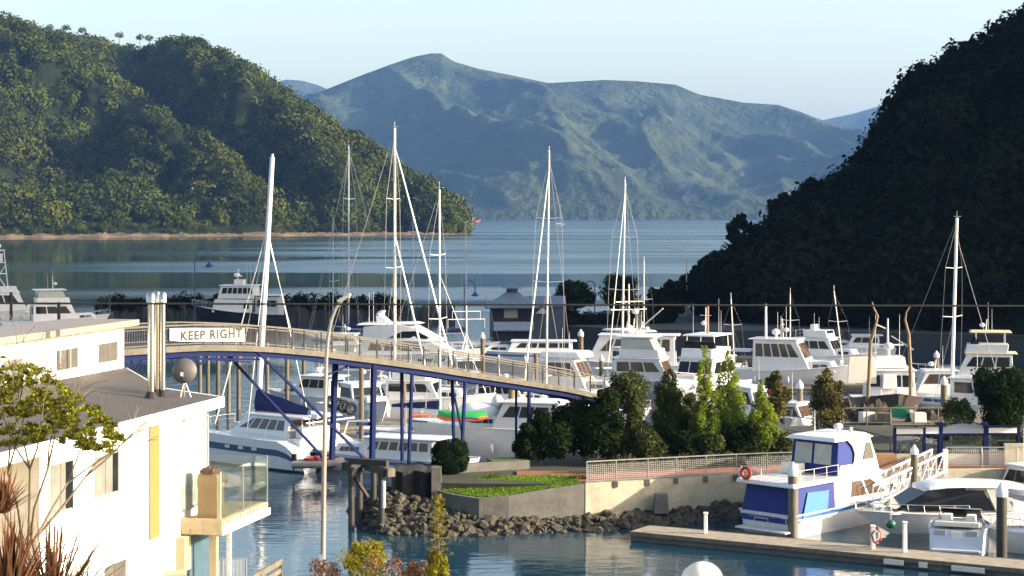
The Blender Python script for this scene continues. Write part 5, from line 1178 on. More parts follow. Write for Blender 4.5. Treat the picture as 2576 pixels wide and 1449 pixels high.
for sy in (-1,1): b.tube((-1.9,sy*1.2,4.7), (.4,sy*.8,8.4), .04, n=5); b.tube((.9,sy*1.2,4.7), (-1.4,sy*.8,8.4), .04, n=5)
tw = b.build('tuna_tower', gel, gf); MB().box((-.5,0,9.6), (1.2,1.0,1.2)).build('tower_helm', gel, tw, bevel=.05); MB().box((-.5,0,zt+.1), (1.9,1.7,.1)).build('tower_roof', gel, tw); dome(tw, -.5, 0, zt+.1, .4, .4)
# dark hulled ship
ds = boat('passenger_boat', 'black hulled boat with a white wheelhouse of six dark windows in the back basin', 600, 268, 172, 'ship'); 
sh_ = hull(ds, 13.5, 4.4, 1.9, 3.1, black, black, full=.5, p=2.0)
house(ds, 'wheelhouse', -2.3, 3.4, 3.4, 2.2, 4.0, .4, 0, .96, gel, (('SP',.06,.2,.3,.7,1),)); house(ds, 'upper_wheelhouse', -2.6, 2.6, 3.2, 4.1, 5.9, .5, .0, .96, gel, (('SP',.04,.92,.4,.85,6),('F',.05,.95,.4,.85,3)), roof=(.2,.12,gel,.3,.3))
house(ds, 'aft_deckhouse', -6.2, -2.8, 3.0, 1.9, 4.4, .0, .1, .96, mat('shaded_grey', (.35,.37,.4), .5), (('SP',.1,.9,.45,.8,3),)); MB().box((-4.6,0,4.6), (3.6,3.2,.12)).build('awning', gel, ds)
MB().tube((.2,0,6.0), (.0,0,8.2), .10).build('signal_mast', gel, ds); MB().box((.0,0,7.2), (.6,1.6,.12)).build('crosstree', gel, ds); dome(ds, .2, .5, 7.2, .36); dome(ds, .2,-.6, 7.2, .3); MB().box((-.2,0,6.4), (1.4,1.2,.7)).build('vent_box', gel, ds, bevel=.05)
for y in (-1,1): antenna(ds, -1.5, y, 5.9, 3.0)
bow_rail(ds, sh_, 3.2, .8)
# fishing boat with white tripod mast
fbo = launch('small white fishing boat with a tripod mast and trellis aerials behind the bridge', 1172, 172, -75, 9.5, 3.3, 1.1, 1.8, 'none', (-.05,.22,3.0), mast=0, ants=0, nwin=2)
b = MB(); b.tube((.2,0,3.0), (.2,0,zof(765,172)), .09, .05)
for q in ((.9,.8),(.9,-.8),(-.9,0)): b.tube((q[0]+.2,q[1],3.0), (.2,0,5.2), .045, n=5)
for z, w_ in ((7.2,1.3),(6.5,1.7)): b.bar((.2,-w_,z), (.2,w_,z), .06, .06); b.bar((.2,-w_,z), (.2,-w_,z-.8), .03, .03); b.bar((.2,w_,z), (.2,w_,z-.8), .03, .03)
b.build('tripod_mast', gel, fbo); house(fbo, 'aft_canopy', -4.0, -1.6, 2.4, 2.0, 2.6, .2, .2, .9, gel, ())
lw_ = launch('long pale blue-white launch lying in shade in front of the pavilion', 1322, 204, 178, 14.0, 3.6, 1.2, 1.5, 'none', (-.36,.14,2.4), mast=0, ants=0, nwin=5, stripe=bluep)
fy = launch('white ferry-like boat with a row of windows behind the roofed launch', 1560, 186, 172, 13.5, 4.2, 1.4, 2.0, 'none', (-.40,.24,4.2), mast=1.5, ants=2, nwin=7, glass=glassb)
rl = launch('white launch with a thick rounded roof and brown windows right of the ketch mast', 1452, 160, -25, 11.0, 3.7, 1.15, 1.8, 'none', (-.22,.14,3.9), mast=.6, ants=2, nwin=3, glass=glassb, roofm=mat('thick_roof', (.74,.71,.66), .5, var=.04))
MB().hexa([(-2.9,-1.6,3.95),(1.0,-1.6,3.95),(1.0,1.6,3.95),(-2.9,1.6,3.95),(-2.7,-1.4,4.5),(.7,-1.4,4.5),(.7,1.4,4.5),(-2.7,1.4,4.5)]).build('roof_pod', gel, rl, bevel=.15)
fl_ = launch('white flybridge launch with dark saloon windows left of the bright trees', 1655, 166, -18, 12.0, 4.0, 1.4, 2.0, 'enclosed', (-.3,.12,3.4), mast=1.2, ants=2, nwin=3, glass=glassb)
dk_ = launch('white fishing boat with a diagonal derrick boom and work mast behind the round tree', 1600, 178, -60, 10.5, 3.6, 1.3, 2.1, 'none', (-.2,.1,3.4), mast=0, ants=1, nwin=3)
b = MB(); b.tube((-1.2,0,3.3), (-1.2,0,zof(715,178)), .11, .06); b.bar((-1.2,-1.5,zof(760,178)), (-1.2,1.5,zof(760,178)), .08, .08); wi = dk_.matrix_basis.inverted(); b.tube(wi @ P(1597,838,177), wi @ P(1668,776,175), .09, .06); b.bar((-1.2,-2.0,zof(780,178)), (-1.2,2.0,zof(780,178)), .06, .06); b.tube((-2.2,0,3.3), (-1.2,0,6.5), .05, n=5); b.build('derrick', gel, dk_); dome(dk_, -1.0, .6, zof(790,178), .35)
house(dk_, 'gantry_roof', -3.5, 1.2, 3.2, 5.0, 5.15, .2, .2, .9, gel2, (), bev=.02)
ps = launch('tall white launch with a rounded flybridge and wooden mast behind the bright green trees', 1768, 160, -118, 12.5, 4.3, 1.7, 2.6, 'hardtop', (-.26,.2,3.9), mast=2.2, ants=3, nwin=3)
MB().tube((-1.0,0,5.7), (-1.1,0,8.3), .14, .1).build('wooden_mast', teak, ps)
ph = launch('white pilothouse launch with a row of brown windows and radar mast on the right', 1996, 176, -22, 12.5, 4.0, 1.5, 2.3, 'none', (-.28,.16,4.4), mast=1.8, ants=3, nwin=5, glass=glassb)
dome(ph, -1.8, .6, 4.5, .4, .3); MB().tube((-2.6,0,4.4), (-2.6,0,7.6), .13, .1).build('stub_mast', gel, ph)
MB().box((-4.8,0,3.3), (2.2,3.0,.1)).build('aft_awning', gel, ph)
cl = launch('small white boat with a framed windscreen behind the thin brown tree', 2010, 136, -35, 6.5, 2.5, .9, 1.2, 'none', (-.2,.15,2.5), mast=0, ants=1, nwin=1, trunk=False, glass=glassb)
cl2 = launch('small cream cabin boat with two square windows right of the trawler', 2340, 156, 178, 7.0, 2.7, 1.3, 1.7, 'none', (-.25,.2,3.2), mast=.8, ants=1, nwin=2, glass=glassb, hullm=gel2)
cl3 = launch('white cabin cruiser with a beige roof box right of the thick silver mast', 2450, 170, 168, 11.0, 3.8, 1.5, 2.0, 'hardtop', (-.3,.15,3.6), mast=1.0, ants=2, nwin=3, roofm=mat('beige_box', (.55,.46,.28), .6, var=.08))
cl4 = launch('plain white launch half hidden by the dark tree at the right edge', 2480, 148, -30, 9.5, 3.3, 1.2, 1.6, 'none', (-.25,.2,3.2), mast=.6, ants=1, nwin=2)
cl5 = launch('small white launch with a pale canopy seen between the bright trees', 1905, 138, -60, 8.0, 3.0, 1.3, 1.6, 'none', (-.25,.2,3.4), mast=0, ants=1, nwin=2)
cl6 = launch('white flybridge boat partly hidden behind the thin brown tree on the right', 2080, 196, -30, 10.5, 3.6, 1.3, 1.9, 'open', (-.25,.15,3.2), mast=.9, ants=2, nwin=3)
cl7 = launch('white launch behind the hedge just past the lower end of the bridge', 1480, 140, -20, 9.5, 3.3, 1.4, 1.9, 'none', (-.3,.1,2.9), mast=0, ants=1, nwin=2)
cl8 = launch('white launch under the bridge rail between the two timber piles', 1300, 150, -15, 10, 3.4, 1.2, 1.7, 'none', (-.3,.1,2.8), mast=.5, ants=1, nwin=3, stripe=bluep)
cl9 = launch('white cruiser hull under the bridge rail left of the fishing boat', 1075, 150, -12, 11, 3.5, 1.4, 2.0, 'open', (-.28,.12,2.9), mast=.7, ants=1, nwin=3)
cl10 = launch('small white motor boat lying behind the motor yacht near the lamp head', 900, 214, -8, 9.5, 3.0, 1.2, 1.9, 'none', (-.3,.05,2.5), mast=1.0, ants=1, nwin=3)
cl11 = launch('small blue-white boat under the dark hill behind the pilothouse launch', 2150, 212, 170, 9, 3.0, 1.1, 1.5, 'none', (-.3,.1,2.5), mast=0, ants=1, nwin=3)
# trawler with wooden outriggers
tw_ = boat('trawler', 'dark hulled trawler with white wheelhouse, wooden poles and green net drum', 2232, 146, -95, 'fishing boat'); sh_ = hull(tw_, 15, 5.0, 1.5, 2.9, mat('trawler_hull', (.035,.026,.022), .6, var=.4), None, full=.5, p=2.0)
house(tw_, 'wheelhouse', -1.0, 3.4, 3.6, 1.6, 4.2, .5, .1, .94, gel, (('SP',.1,.85,.55,.88,3),('F',.05,.95,.55,.88,4),('A',.05,.95,.5,.9,4)), roof=(.2,.12,gel)); house(tw_, 'fly_box', .2, 2.4, 2.4, 4.35, 5.2, .3, 0, .9, gel, (('A',.1,.9,.3,.8,2),))
dome(tw_, 1.0, 0, 5.2, .4, .5); MB().tube((.4,0,4.2), (.4,0,8.0), .1, .06).build('signal_mast', gel, tw_); MB().box((.4,0,6.0), (.3,2.4,.1)).build('crosstree', gel, tw_)
for y in (-.9,.9): antenna(tw_, .2, y, 4.3, 4.0)
wi = tw_.matrix_basis.inverted(); wood = mat('golden_pole', (.17,.115,.055), .6, var=.3, scale=2, stretch=(2,2,.4))
for pts in (((2183,1010,141.5),(2186,950,141.5),(2190,860,141.5),(2203,818,141.5),(2208,795,141.5),(2198,775,141.5),(2194,760,141.5)), ((2290,1035,141.5),(2291,950,141.5),(2288,880,141.5),(2286,840,141.5),(2277,805,141.5),(2280,785,141.5),(2291,768,141.5))):
    MB().path([wi @ P(*p) for p in pts], [.14,.14,.13,.11,.08,.06,.05], 8).build('outrigger_pole', wood, tw_, smooth=60)
MB().bar(wi @ P(2170,1036,140.9), wi @ P(2300,1036,140.9), .25, .2).build('stern_gantry', gel2, tw_); MB().bar(wi @ P(2204,816,141), wi @ P(2228,826,141), .1, .1).build('pole_spar', gel2, tw_)
MB().bar(wi @ P(2298,880,141.5), wi @ P(2242,845,142), .09, .09).build('stay_pole', gel2, tw_)
for x in (2212,2252): MB().bar(wi @ P(x,1036,141.2), wi @ P(x+3,980,141.6), .18, .18).build('winch_post', gel2, tw_)
nd = thing('net_drum', 'round green net drum on the stern of the trawler', 'net drum', P(2262,1050,137.0), R(78))
b = MB(); b.path([(-1.0,0,0),(1.0,0,0)], .62, 16); b.build('net', greent, nd, smooth=40)
for x in (-1.05,1.05): MB().path([(x-.04,0,0),(x+.04,0,0)], .8, 18).build('flange', mat('drum_green', (.01,.22,.11), .5), nd)
MB().box((0,0,-.95), (1.8,.5,.5)).build('cradle', black, nd)
for lab, x, y, m_, sz in (('white rounded bin on the trawler deck between the poles',2236,968,gel,(1.1,.8,1.1)),('pale square panel leaning on the trawler wheelhouse',2168,955,gel2,(2.2,.15,2.0)),('blue drum standing on the trawler stern',2252,1012,navy,(.6,.6,.9))):
    o = MB().box((0,0,sz[2]/2), sz, top=.9).build('deck_gear', m_, bevel=.06); o.location = P(x,y+10,142.6); tag(o, lab, 'gear')
net = mat('net_brown', (.012,.010,.008), .95, rgb2=(.05,.036,.025), scale=6, bump=.05, bscale=14)
for k, (x, d, zb, w_, h_, lab) in enumerate(((2175,134,1.5,2.4,1.0,'dark heap of fishing net on the quay left of the green net drum'),(2345,135,1.5,3.0,.7,'low brown heap of nets on the quay right of the green net drum'),(2205,138,1.5,1.6,1.0,'tall dark bundle of gear beneath the trawler stern'),(2300,133,1.5,1.4,.4,'small brown net heap in front of the trawler pole'),(2130,136,1.5,1.8,1.1,'dark gear pile behind the thin olive tree'),(2390,136,1.5,2.2,.8,'dark gear pile under the thick silver mast'))):
    b = MB(); b.sph((0,0,0), (w_/2,w_*.35,h_), 14, z0=0); b.v = [tuple(Vector(p)*(1+.4*fbm(p[0]*2+k*5,p[1]*2,p[2]*2))) for p in b.v]; o = b.build('net_heap', net); o.location = PX(x,d,zb); tag(o, lab, 'net heap')
for k, (x, d, lab) in enumerate(((2155,132,'upper'),(2360,131,'lower'))):
    pass
railing('dark quay railing in front of the net heaps beside the trawler', [PX(x,131.5,1.5) for x in (2120,2180,2240,2300,2360,2420)], 1.1, m=timber, pr=.05, mesh=False)
for k, (x, d, z, rz_, lab) in enumerate(((2180,133,1.5,.3,'grey'),(2225,132.4,1.5,-.2,'brown'),(2310,132.6,1.5,.1,'white'))):
    o = MB().box((0,0,.35), (1.0,.7,.7), top=.93).build('fish_bin', (galv, timber, gel2)[k], bevel=.04); o.location = PX(x,d,z); o.rotation_euler[2] = rz_; tag(o, lab+' fish bin on the quay among the net heaps', 'bin', 'fish bins on the quay')
# red white and orange buoys among the masts
for k, (x, y, d, m_, lab) in enumerate(((1936,985,128,redp,'dark red float beside the thin brown tree'),(2057,985,128,orange,'orange float hanging beside the thin olive tree'),(2190,912,158,redp,'small red float at the trawler pole'))):
    o = MB().sph((0,0,0), .22, 12).build('float', m_, smooth=70); o.location = P(x,y,d); tag(o, lab, 'buoy')
# tiny vessels far out
fv = thing('ferry', 'tiny reddish ferry beyond the tip of the forested hill', 'boat', PX(1190,3300,0), 0); L = 28
hull(fv, 28, 9, 3, 6, mat('rust_hull', (.25,.09,.05), .6), None); house(fv, 'deckhouse', -10, 4, 7, 3, 10, 2, 0, .9, ivory, ()); MB().tube((-2,0,10), (-2,0,19), .6).build('signal_mast', ivory, fv)
ay = thing('distant_yacht', 'tiny yacht at anchor far out under the mountain', 'sailing boat', PX(1407,2600,0), 0); hull(ay, 16, 4.5, 1.6, 2.2, mat('far_hull', (.2,.22,.25), .5), None); MB().tube((1,0,1.5), (1,0,30), .22).build('mast', dk, ay); house(ay, 'coachroof', -3, 3, 2.6, 1.5, 2.4, .8, 0, .8, gel, ())
# ------------------------------------------------------------------ trees, shrubs, plants
def foliage(root, clumps, n, leaf, m, seed=1, up_=.25, nm='crown', shell=.55, jit=.7, asp=.55):
    """leaf-sized faces through a set of ellipsoid clumps (cx,cy,cz,rx,ry,rz)"""
    g = np.random.default_rng(seed); C = np.array(clumps, np.float32); vol = (C[:,3]*C[:,4]*C[:,5])**.7; pr_ = vol/vol.sum()
    k = g.choice(len(C), n, p=pr_); D = g.normal(size=(n,3)); D /= np.linalg.norm(D,axis=1,keepdims=True)
    r = shell+(1-shell)*g.random(n); r *= 1+.12*np.sin(D[:,0]*7+k)*np.cos(D[:,2]*6+k)
    pos = C[k,:3]+D*C[k,3:]*r[:,None]
    nor = D+g.normal(size=D.shape)*jit; nor[:,2] += up_; nor /= np.linalg.norm(nor,axis=1,keepdims=True)
    tone = np.repeat(np.clip(.3+.35*g.random(len(C))[k]+.5*(g.random(n)-.35),0,1),4)
    return quads(nm, pos, nor, leaf*(.55+.9*g.random(n)), m, tone, g, None, root, asp)
def trunk(root, h, r, m=bark, lean=(0,0), limbs=4, seed=1, spread=.5, nm='trunk'):
    random.seed(seed); b = MB(); b.path([(0,0,-.3),(lean[0]*.3,lean[1]*.3,h*.4),(lean[0],lean[1],h)], [r*1.25,r*.8,r*.25], 8)
    for k in range(limbs):
        z = h*(.25+.55*k/max(1,limbs)); a = k*2.4+seed; q = Vector((lean[0]*z/h, lean[1]*z/h, z)); e = Vector((math.cos(a),math.sin(a),.9))*spread*h*.35
        b.path([q, q+e*.5+up*.05, q+e], [r*.45,r*.3,r*.1], 6)
    return b.build(nm, m, root, smooth=60)
def blobs(n, h0, h1, rad, seed, prof, rz=.7, cr=.55):
    """clumps spread through a crown whose radius at height fraction f is rad*prof(f)"""
    random.seed(seed); out = []
    for i in range(n):
        f = (i+random.random())/n; z = h0+(h1-h0)*f; R_ = rad*prof(f); a = random.uniform(0,6.28); q = R_*math.sqrt(random.random())*.8; s = max(.12, R_*cr*random.uniform(.6,1.1))
        out.append((q*math.cos(a), q*math.sin(a), z, s, s, s*rz*random.uniform(.8,1.4)))
    return out
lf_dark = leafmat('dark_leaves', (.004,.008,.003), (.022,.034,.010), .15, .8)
lf_ol = leafmat('olive_leaves', (.010,.016,.006), (.10,.115,.036), .2, .8)
lf_br = leafmat('bright_leaves', (.035,.065,.008), (.27,.34,.04), .35, .8)
lf_brn = leafmat('brown_green_leaves', (.03,.03,.012), (.13,.11,.04), .25, 1.2)
lf_yel = leafmat('yellow_green_leaves', (.07,.075,.008), (.30,.26,.03), .35, 1.5)
lf_pit = leafmat('shrub_leaves', (.03,.045,.007), (.34,.34,.045), .25, 2.5)
lf_red = leafmat('reddish_twigs', (.08,.035,.02), (.26,.15,.08), .2, 2)
lf_clip = leafmat('clipped_leaves', (.004,.009,.004), (.014,.028,.009), .1, 1.5)
spire = lambda f: max(.05, (1-f)**.75)*(.55+.45*min(1,f/.2))
col_ = lambda f: (math.sin(math.pi*min(1,.12+.86*f))**.55)
ball_ = lambda f: math.sqrt(max(.02,1-(2*f-1)**2))
def tree(nm, label, x, d, ytop, wpx, m, prof, n, leaf, seed, nb=26, zb=TZ, h0=.03, cr=.62, grp=None, cat='tree', jit=.7, tr_r=.1, bm=bark, rz=.8, up_=.25, limbs=4, dens=3.0):
    p = PX(x, d, zb); t = thing(nm, label, cat, p, group=grp); h = zof(ytop, d)-zb; rad = wpx*d/FPX/2
    trunk(t, h*.85, tr_r, bm, seed=seed, limbs=limbs)
    foliage(t, blobs(int(nb*1.5), h*h0, h*.97, rad*1.05, seed, prof, rz, cr), int(n*dens), leaf*1.1, m, seed, up_, jit=jit, shell=.35); return t
# terrace trees
tree('bushy_tree', 'dark olive broad tree, the leftmost tall tree behind the promenade', 1580, 108, 926, 140, lf_ol, lambda f: (1 if f < .75 else (1-(f-.75)/.25)**.6*.9+.1)*(.78+.22*math.sin(f*9)), 9000, .06, 3, 50, cr=.45, rz=1.1)
tree('columnar_tree', 'narrow olive column tree, second from the left in the promenade row', 1680, 109, 922, 84, lf_ol, col_, 5600, .058, 5, 34, cr=.5, rz=1.2)
tree('columnar_tree', 'shorter olive column tree just left of the bright feathery trees', 1738, 110, 985, 90, lf_ol, col_, 5600, .058, 6, 34, cr=.5, rz=1.2)
tree('feathery_tree', 'tall bright green feathery tree with the thin highest tip', 1772, 107.5, 860, 90, lf_br, lambda f: .9*(1-f)**.7*(.75+.4*min(1,f/.3))+.09, 4600, .05, 7, 46, jit=1.1, cr=.42, rz=1.5)
tree('feathery_tree', 'broad bright green feathery tree right of the tallest tip', 1832, 108, 876, 100, lf_br, lambda f: (1-f)**.65*(.8+.35*min(1,f/.3))+.07, 6400, .052, 8, 52, jit=1.1, cr=.42, rz=1.5)
tree('feathery_tree', 'bright green cone tree, rightmost of the promenade row', 1915, 107, 950, 120, lf_br, spire, 6400, .052, 9, 46, jit=1.1, cr=.45, rz=1.3)
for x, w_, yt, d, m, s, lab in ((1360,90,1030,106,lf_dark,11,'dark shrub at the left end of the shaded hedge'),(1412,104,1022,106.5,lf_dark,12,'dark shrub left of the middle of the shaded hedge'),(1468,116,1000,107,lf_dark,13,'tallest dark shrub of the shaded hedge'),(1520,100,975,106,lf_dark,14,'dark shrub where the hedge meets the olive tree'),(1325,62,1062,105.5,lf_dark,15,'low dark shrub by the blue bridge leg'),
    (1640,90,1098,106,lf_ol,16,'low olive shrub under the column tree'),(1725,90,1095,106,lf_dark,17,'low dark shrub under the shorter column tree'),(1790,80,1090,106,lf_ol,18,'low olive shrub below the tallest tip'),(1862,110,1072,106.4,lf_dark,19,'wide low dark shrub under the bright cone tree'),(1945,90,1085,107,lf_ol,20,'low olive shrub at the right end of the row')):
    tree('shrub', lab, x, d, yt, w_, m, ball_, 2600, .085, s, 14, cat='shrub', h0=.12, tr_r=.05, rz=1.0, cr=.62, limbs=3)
tree('thin_tree', 'thin brown-green see-through tree left of the small framed windscreen boat', 1952, 119, 925, 62, lf_brn, col_, 1500, .085, 23, 18, zb=1.5, h0=.3, jit=1.1)
tree('thin_tree', 'thin olive see-through tree with an orange float beside it', 2085, 121, 925, 90, lf_brn, col_, 2100, .09, 24, 22, zb=1.5, h0=.2, jit=1.1)
tree('evergreen_tree', 'large dark evergreen tree behind the shelter at the right edge', 2520, 117, 938, 130, lf_dark, lambda f: .6+.45*math.sin(f*2.6), 6000, .1, 25, 30, zb=1.8, h0=.2)
tree('shrub', 'small olive shrub behind the shelter left of the large evergreen', 2412, 117, 1012, 78, lf_ol, ball_, 1800, .09, 26, 12, zb=3.2, cat='shrub', rz=1, cr=.6, tr_r=.04)
tree('shrub', 'low bushes seen through the shelter glass', 2420, 110.5, 1096, 220, lf_ol, ball_, 2600, .09, 27, 16, cat='shrub', rz=1, cr=.6, tr_r=.04)
tree('shrub', 'low bush seen through the right pane of the shelter', 2545, 110.5, 1090, 100, lf_ol, ball_, 1800, .09, 28, 12, cat='shrub', rz=1, cr=.6, tr_r=.04)
# clipped round bush
cb_ = thing('clipped_bush', 'dark round clipped bush beside the bridge legs', 'bush', PX(1133,103.2,2.0)); g = np.random.default_rng(31)
MB().tube((0,0,-.3), (0,0,.8), .08).build('trunk', bark, cb_)
D = g.normal(size=(9000,3)); D /= np.linalg.norm(D,axis=1,keepdims=True); S_ = np.sign(D)*np.abs(D)**.62*(1+.09*np.sin(D[:,[0]]*6+1)*np.cos(D[:,[2]]*5+D[:,[1]]*4))
pos = S_*np.array([.97,.9,.86])*(.88+.15*g.random((9000,1)))+np.array([0,0,.88]); nor = D+g.normal(size=D.shape)*.5; nor /= np.linalg.norm(nor,axis=1,keepdims=True)
quads('crown', pos, nor, .05*(.6+.8*g.random(9000)), lf_clip, np.repeat(g.random(9000),4), g, None, cb_)
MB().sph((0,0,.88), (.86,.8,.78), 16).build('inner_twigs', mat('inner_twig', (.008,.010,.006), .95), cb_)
# tufts on the lawn
for x, d, z, w_, h_, m, s, lab in ((1238,101.3,1.9,1.5,.45,lf_ol,41,'dark green tuft of grass at the back of the lawn'),(1446,100.2,2.0,.9,.45,lf_brn,42,'yellow-green tuft at the right end of the lawn'),(1470,100.4,2.0,.7,.4,lf_brn,43,'brownish low tuft by the first railing post')):
    t = thing('grass_tuft', lab, 'plant', PX(x,d,z)); random.seed(s); b = MB()
    for k in range(90):
        a = random.uniform(0,6.28); r0 = random.random()**.5*w_*.4; q = Vector((r0*math.cos(a),r0*math.sin(a)*.6,0)); e = q+Vector((math.cos(a)*.25*random.random(),math.sin(a)*.2,h_*random.uniform(.6,1.1))); sd = Vector((-math.sin(a),math.cos(a),0))*.02
        b.add([q-sd,q+sd,e], [(0,1,2)])
    o = b.build('blades', m, t); a_ = o.data.attributes.new('tone','FLOAT','POINT'); a_.data.foreach_set('value', np.repeat(np.random.default_rng(s).random(90),3).astype(np.float32))
# planting along the inside of the railing
for k, x in enumerate(range(1500,1960,46)):
    d = interp([(1473,102.3),(1890,105.2),(2000,105.8)], x); m = (lf_brn, lf_ol, lf_brn)[k % 3]
    lab = ('brownish','olive','tawny')[k % 3]+' low border plant behind the railing, '+('first from the lawn','second from the lawn','third from the lawn','fourth from the lawn','middle of the row','sixth from the lawn','seventh from the lawn','eighth, under the bright trees','ninth, near the life ring','last before the cruiser')[min(k,9)]
    t = thing('border_plant', lab, 'plant', PX(x,d,TZ), group='border plants behind the railing'); foliage(t, blobs(6, .1, .75, .5, 60+k, ball_, 1, .7), 420, .06, m, 60+k, nm='leaves', jit=1.0)
# clipped trees on the far quay
for x, ytop, yb, w_, d, s, lab in ((1446,702,792,98,248,51,'round dark pohutukawa tree right of the pavilion, the left of the pair'),(1560,684,790,106,246,52,'round dark pohutukawa tree behind the slender mast, the right of the pair')):
    t = thing('round_tree', lab, 'tree', PX(x,d,1.9), group='round trees on the far quay'); K = d/FPX; zc = zof((ytop+yb)/2,d)-1.9; rx = w_*K/2*1.15; rz_ = (yb-ytop)*K/2
    trunk(t, zc, .25, bark, limbs=6, seed=s, spread=.9)
    random.seed(s); cl_ = []
    for k in range(26):
        a, e = random.uniform(0,6.28), random.uniform(-.8,1.2); r_ = random.uniform(.45,.72); cl_.append((rx*r_*math.cos(a)*math.cos(e), rx*r_*math.sin(a)*math.cos(e), zc+rz_*r_*math.sin(e), rx*.38, rx*.38, rz_*.36))
    foliage(t, cl_, 5200, .19, lf_dark, s)
for k, (x, ytop, w_, d) in enumerate(((1872,538,100,278),(1800,632,92,270),(1752,672,84,264),(1700,710,76,258),(1655,728,64,254),(1915,566,80,284),(1985,490,92,318),(2060,455,110,332))):
    lab = ('dark broad tree standing out against the water at the foot of the steep hill','dark tree below the broad one at the water edge','dark shoreline tree left of the steep hill','low dark tree behind the road lamp','lowest dark tree at the left tip of the steep hill','dark tree filling the gap right of the broad shoreline tree','dark ridge tree where the slope starts to climb','dark ridge tree with a flat top halfway up the slope')[k]
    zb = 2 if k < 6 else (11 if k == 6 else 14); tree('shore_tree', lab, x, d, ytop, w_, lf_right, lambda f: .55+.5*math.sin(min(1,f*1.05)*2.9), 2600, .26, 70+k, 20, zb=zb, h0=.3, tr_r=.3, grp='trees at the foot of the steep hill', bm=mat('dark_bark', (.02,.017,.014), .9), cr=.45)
for k, (x, d, ytop, w_) in enumerate(((1425,243,792,90),(1490,244,806,80),(1560,243,800,100),(1625,246,770,80),(1680,247,752,80))):
    tree('quay_bush', ('dark low bush under the left round tree','dark low bush between the two round trees','dark low bush under the right round tree','dark bush right of the round trees at the quay edge','dark rounded bush at the foot of the hill slope')[k], x, d, ytop, w_, lf_right, ball_, 1500, .2, 140+k, 12, zb=1.8, cat='bush', rz=1, cr=.6, tr_r=.08, bm=mat('dark_bark', (.02,.017,.014), .9))
# low scrub on the breakwater
random.seed(88)
for k in range(30):
    x = 275+k*25+random.uniform(-9,9); h_ = random.uniform(1.2,2.4)
    t = thing('scrub_bush', 'low dark scrub bush on the rocks of the breakwater', 'bush', PX(x,283,1.6), group='scrub along the breakwater')
    foliage(t, blobs(7, .2, h_, random.uniform(1.4,2.3), 90+k, ball_, .8, .7), 700, .18, lf_right, 90+k, nm='leaves')
# skyline trees on the left hill
for k, (x, ytop) in enumerate(((125,62),(165,62),(207,68),(150,72),(300,80),(352,86),(375,88),(418,90))):
    d = 1250+200*max(0,x/1165)+40+560*max(0,min(1,(1172-x)/900))**.9; zt = zof(ytop,d); t = thing('skyline_tree', 'small rounded tree standing on the skyline of the forested hill', 'tree', PX(x,d-8,zt-13), group='skyline trees on the forested hill')
    MB().tube((0,0,-4), (0,0,8), .4, .25).build('trunk', bark, t); foliage(t, [(0,0,9.5,4.2,4.2,3.4),(2,0,8.5,3,3,2.4),(-2,0,8.8,3,3,2.5)], 160, .9, lf_left, 30+k)

# foreground shrub over the house wall: branching stems with leaf rosettes at the tips
fs_ = thing('leafy_shrub', 'sparse leafy shrub with grey forked branches in front of the white house', 'shrub', P(60,1470,31)); FO_ = fs_.location
random.seed(5); tips = []; stems = MB()
def grow(p, q, r, lev):
    mid = p.lerp(q, .5)+Vector((random.uniform(-.06,.06),random.uniform(-.1,.1),random.uniform(-.03,.06))); stems.path([p-FO_, mid-FO_, q-FO_], [r, r*.8, r*.6], 6)
    if lev == 0: tips.append(q); return
    for k in range(random.choice((2,3))):
        d = (q-p).normalized(); l = (q-p).length*random.uniform(.55,.8)
        e = (d+Vector((random.uniform(-.75,.75),random.uniform(-.6,.6),random.uniform(-.15,.45)))).normalized(); grow(q, q+e*l, r*.6, lev-1)
for x0, y0, x1, y1 in ((60,1400,20,1190),(70,1400,75,1180),(75,1380,120,1180),(80,1370,170,1215),(85,1360,215,1200),(60,1400,-40,1200)):
    grow(P(x0,y0,31), P(x1,y1,31+random.uniform(-.8,.8)), .028, 3)
env = [(-40,940),(60,915),(120,935),(170,985),(235,1020),(300,1075),(312,1110),(280,1140),(210,1135),(120,1110),(60,1120),(-40,1130)]
def inside(x, y):
    c = False; n = len(env)
    for i in range(n):
        (xa,ya),(xb,yb) = env[i], env[i-1]
        if (ya > y) != (yb > y) and x < (xb-xa)*(y-ya)/(yb-ya)+xa: c = not c
    return c
ros = []
while len(ros) < 1500:
    x, y, d = random.uniform(-40,312), random.uniform(915,1140), 31+random.uniform(-1.0,1.0)
    if inside(x, y) and fbm(x/38, y/30, 2) > -.12: ros.append(P(x,y,d))
ros += [P(random.uniform(-10,8),random.uniform(900,930),31) for _ in range(4)]
g = np.random.default_rng(6); pos, nor, V, F, tn = [], [], [], [], []
for q in ros:
    o = q-FO_; near = min(tips, key=lambda t: (t-q).length) if tips else None
    if near is not None and (near-q).length < .3 and random.random() < .35: stems.path([near-FO_, o.lerp(near-FO_,.5)+Vector((0,0,-.03)), o], .006, 4)
    tone = random.random()*.6
    for k in range(11):
        a = k*2.4+random.random(); el = random.uniform(.1,1.1); d_ = Vector((math.cos(a)*math.cos(el), math.sin(a)*math.cos(el), math.sin(el))); l = random.uniform(.055,.095); sd = d_.cross(up).normalized()*l*.2; nn = d_.cross(sd).normalized()*.01
        i = len(V); V += [tuple(o), tuple(o+d_*l*.55+sd+nn), tuple(o+d_*l), tuple(o+d_*l*.55-sd+nn)]; F.append((i,i+1,i+2,i+3)); tn += [min(1,tone+random.random()*.4)]*4
stems.build('branch', barkl, fs_, smooth=60)
np_mesh('leaves', V, F, lf_pit, fs_, tn)

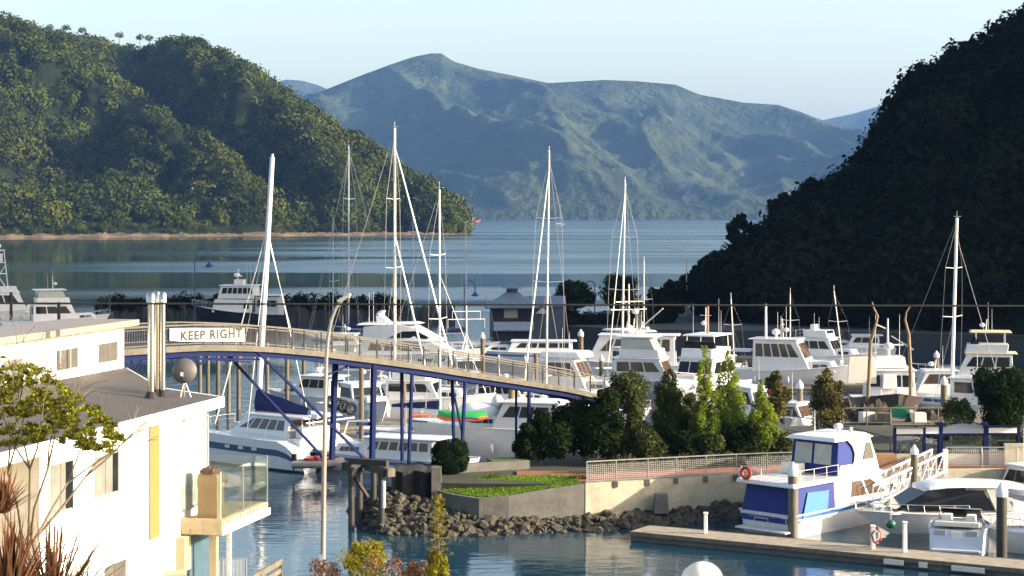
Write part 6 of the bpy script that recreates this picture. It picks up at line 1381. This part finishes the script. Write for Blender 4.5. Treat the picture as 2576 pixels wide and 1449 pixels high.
# red flax: arching straps
def flax(label, c, n, lmin, lmax, seed, m, wd=.03, spread=1.0, arc=.5):
    t = thing('flax_plant', label, 'plant', c); random.seed(seed); V, F, tn = [], [], []
    for k in range(n):
        a = random.uniform(0,6.28); el = R(random.uniform(25,88)) if spread > .5 else R(random.uniform(55,88)); l = random.uniform(lmin,lmax); p = Vector((random.uniform(-.08,.08),random.uniform(-.08,.08),0)); d_ = Vector((math.cos(a)*math.cos(el),math.sin(a)*math.cos(el),math.sin(el))); sd = Vector((-math.sin(a),math.cos(a),.3)).normalized(); tone = random.random(); ns = 6; i0 = len(V)
        for s in range(ns+1):
            f = s/ns; w_ = wd*(1-f**2)*(.6+.4*min(1,f*5))+.002; V += [tuple(p-sd*w_), tuple(p+sd*w_)]; tn += [tone,tone]
            p = p+d_*(l/ns); d_ = (d_-up*arc*f*.35*random.random()).normalized()
        for s in range(ns): F.append((i0+2*s,i0+2*s+1,i0+2*s+3,i0+2*s+2))
    np_mesh('leaves', V, F, m, t, tn); return t
lf_flax = leafmat('red_flax', (.045,.02,.012), (.22,.11,.06), .3, 2)
flax('large bronze-red flax with long strap leaves at the lower left corner', P(25,1530,27), 240, .7, 1.55, 3, lf_flax, .02)
flax('second bronze flax with upright leaves in front of the house wall', P(130,1560,28), 190, .8, 1.7, 4, lf_flax, .017, arc=.35)
flax('rusty drooping flax head at the left edge under the shrub', P(5,1290,29), 110, .4, .8, 9, lf_flax, .018)
flax('thin grey-green grass blades rising beside the bronze flax', P(215,1520,28.5), 40, .5, .95, 12, lf_ol, .008, spread=.3)
# foreground bushes at the bottom
cy = thing('young_conifer', 'slender yellow-green young conifer with a thin leader at the bottom', 'tree', P(1103,1520,40)); h = 2.38
MB().path([(0,0,-.2),(0,.0,h*.55),(-.05,0,h)], [.03,.02,.005], 6).build('trunk', bark, cy)
cl_ = blobs(22, .1, 1.05, .34, 61, lambda f: 1-.5*f, 1.0, .45); foliage(cy, cl_, 4200, .030, lf_yel, 61, jit=1.2)
random.seed(62); sp = []
b = MB()
for k in range(46):
    z = 1.0+1.25*(k/46); a = k*2.4; l = (.42-.26*(k/46))*random.uniform(.7,1.1); e = Vector((math.cos(a)*l*.62, math.sin(a)*l*.6, z-.02+.12*l)); b.path([(-.03*(z/h),0,z), e*.5+Vector((0,0,z*.5+.03)), e], .0045, 4)
    for j in range(3): f = .4+.3*j; sp.append((e.x*f, e.y*f, z+.05*f, .055,.055,.035))
b.build('branch', bark, cy); foliage(cy, sp, 1500, .018, lf_yel, 63, nm='needles', jit=1.4)
for x, y, d, w_, h_, m, s, lab in ((915,1480,41,1.15,1.0,lf_yel,71,'yellow-green leafy bush at the bottom by the lamp post'),(985,1500,41,1.1,.85,lf_red,72,'reddish brown twiggy bush right of the yellow one'),(800,1500,41,1.0,.72,lf_red,73,'reddish twiggy bush left of the lamp post'),(1040,1500,40.5,.8,.75,lf_red,74,'small rusty bush beside the young conifer'),(890,1430,42,.45,.5,lf_yel,75,'yellow-green shoots rising behind the twiggy bush'),(948,1425,42,.4,.5,lf_yel,76,'yellow-green sprig between the bushes')):
    t = thing('low_bush', lab, 'bush', P(x,y,d)); foliage(t, blobs(12, .05, h_, w_*.6, s, lambda f: ball_(f*.85+.1), 1, .45), 1600, .028, m, s, nm='leaves', jit=1.3); trunk(t, h_*.7, .02, bark, limbs=5, seed=s, spread=.9)
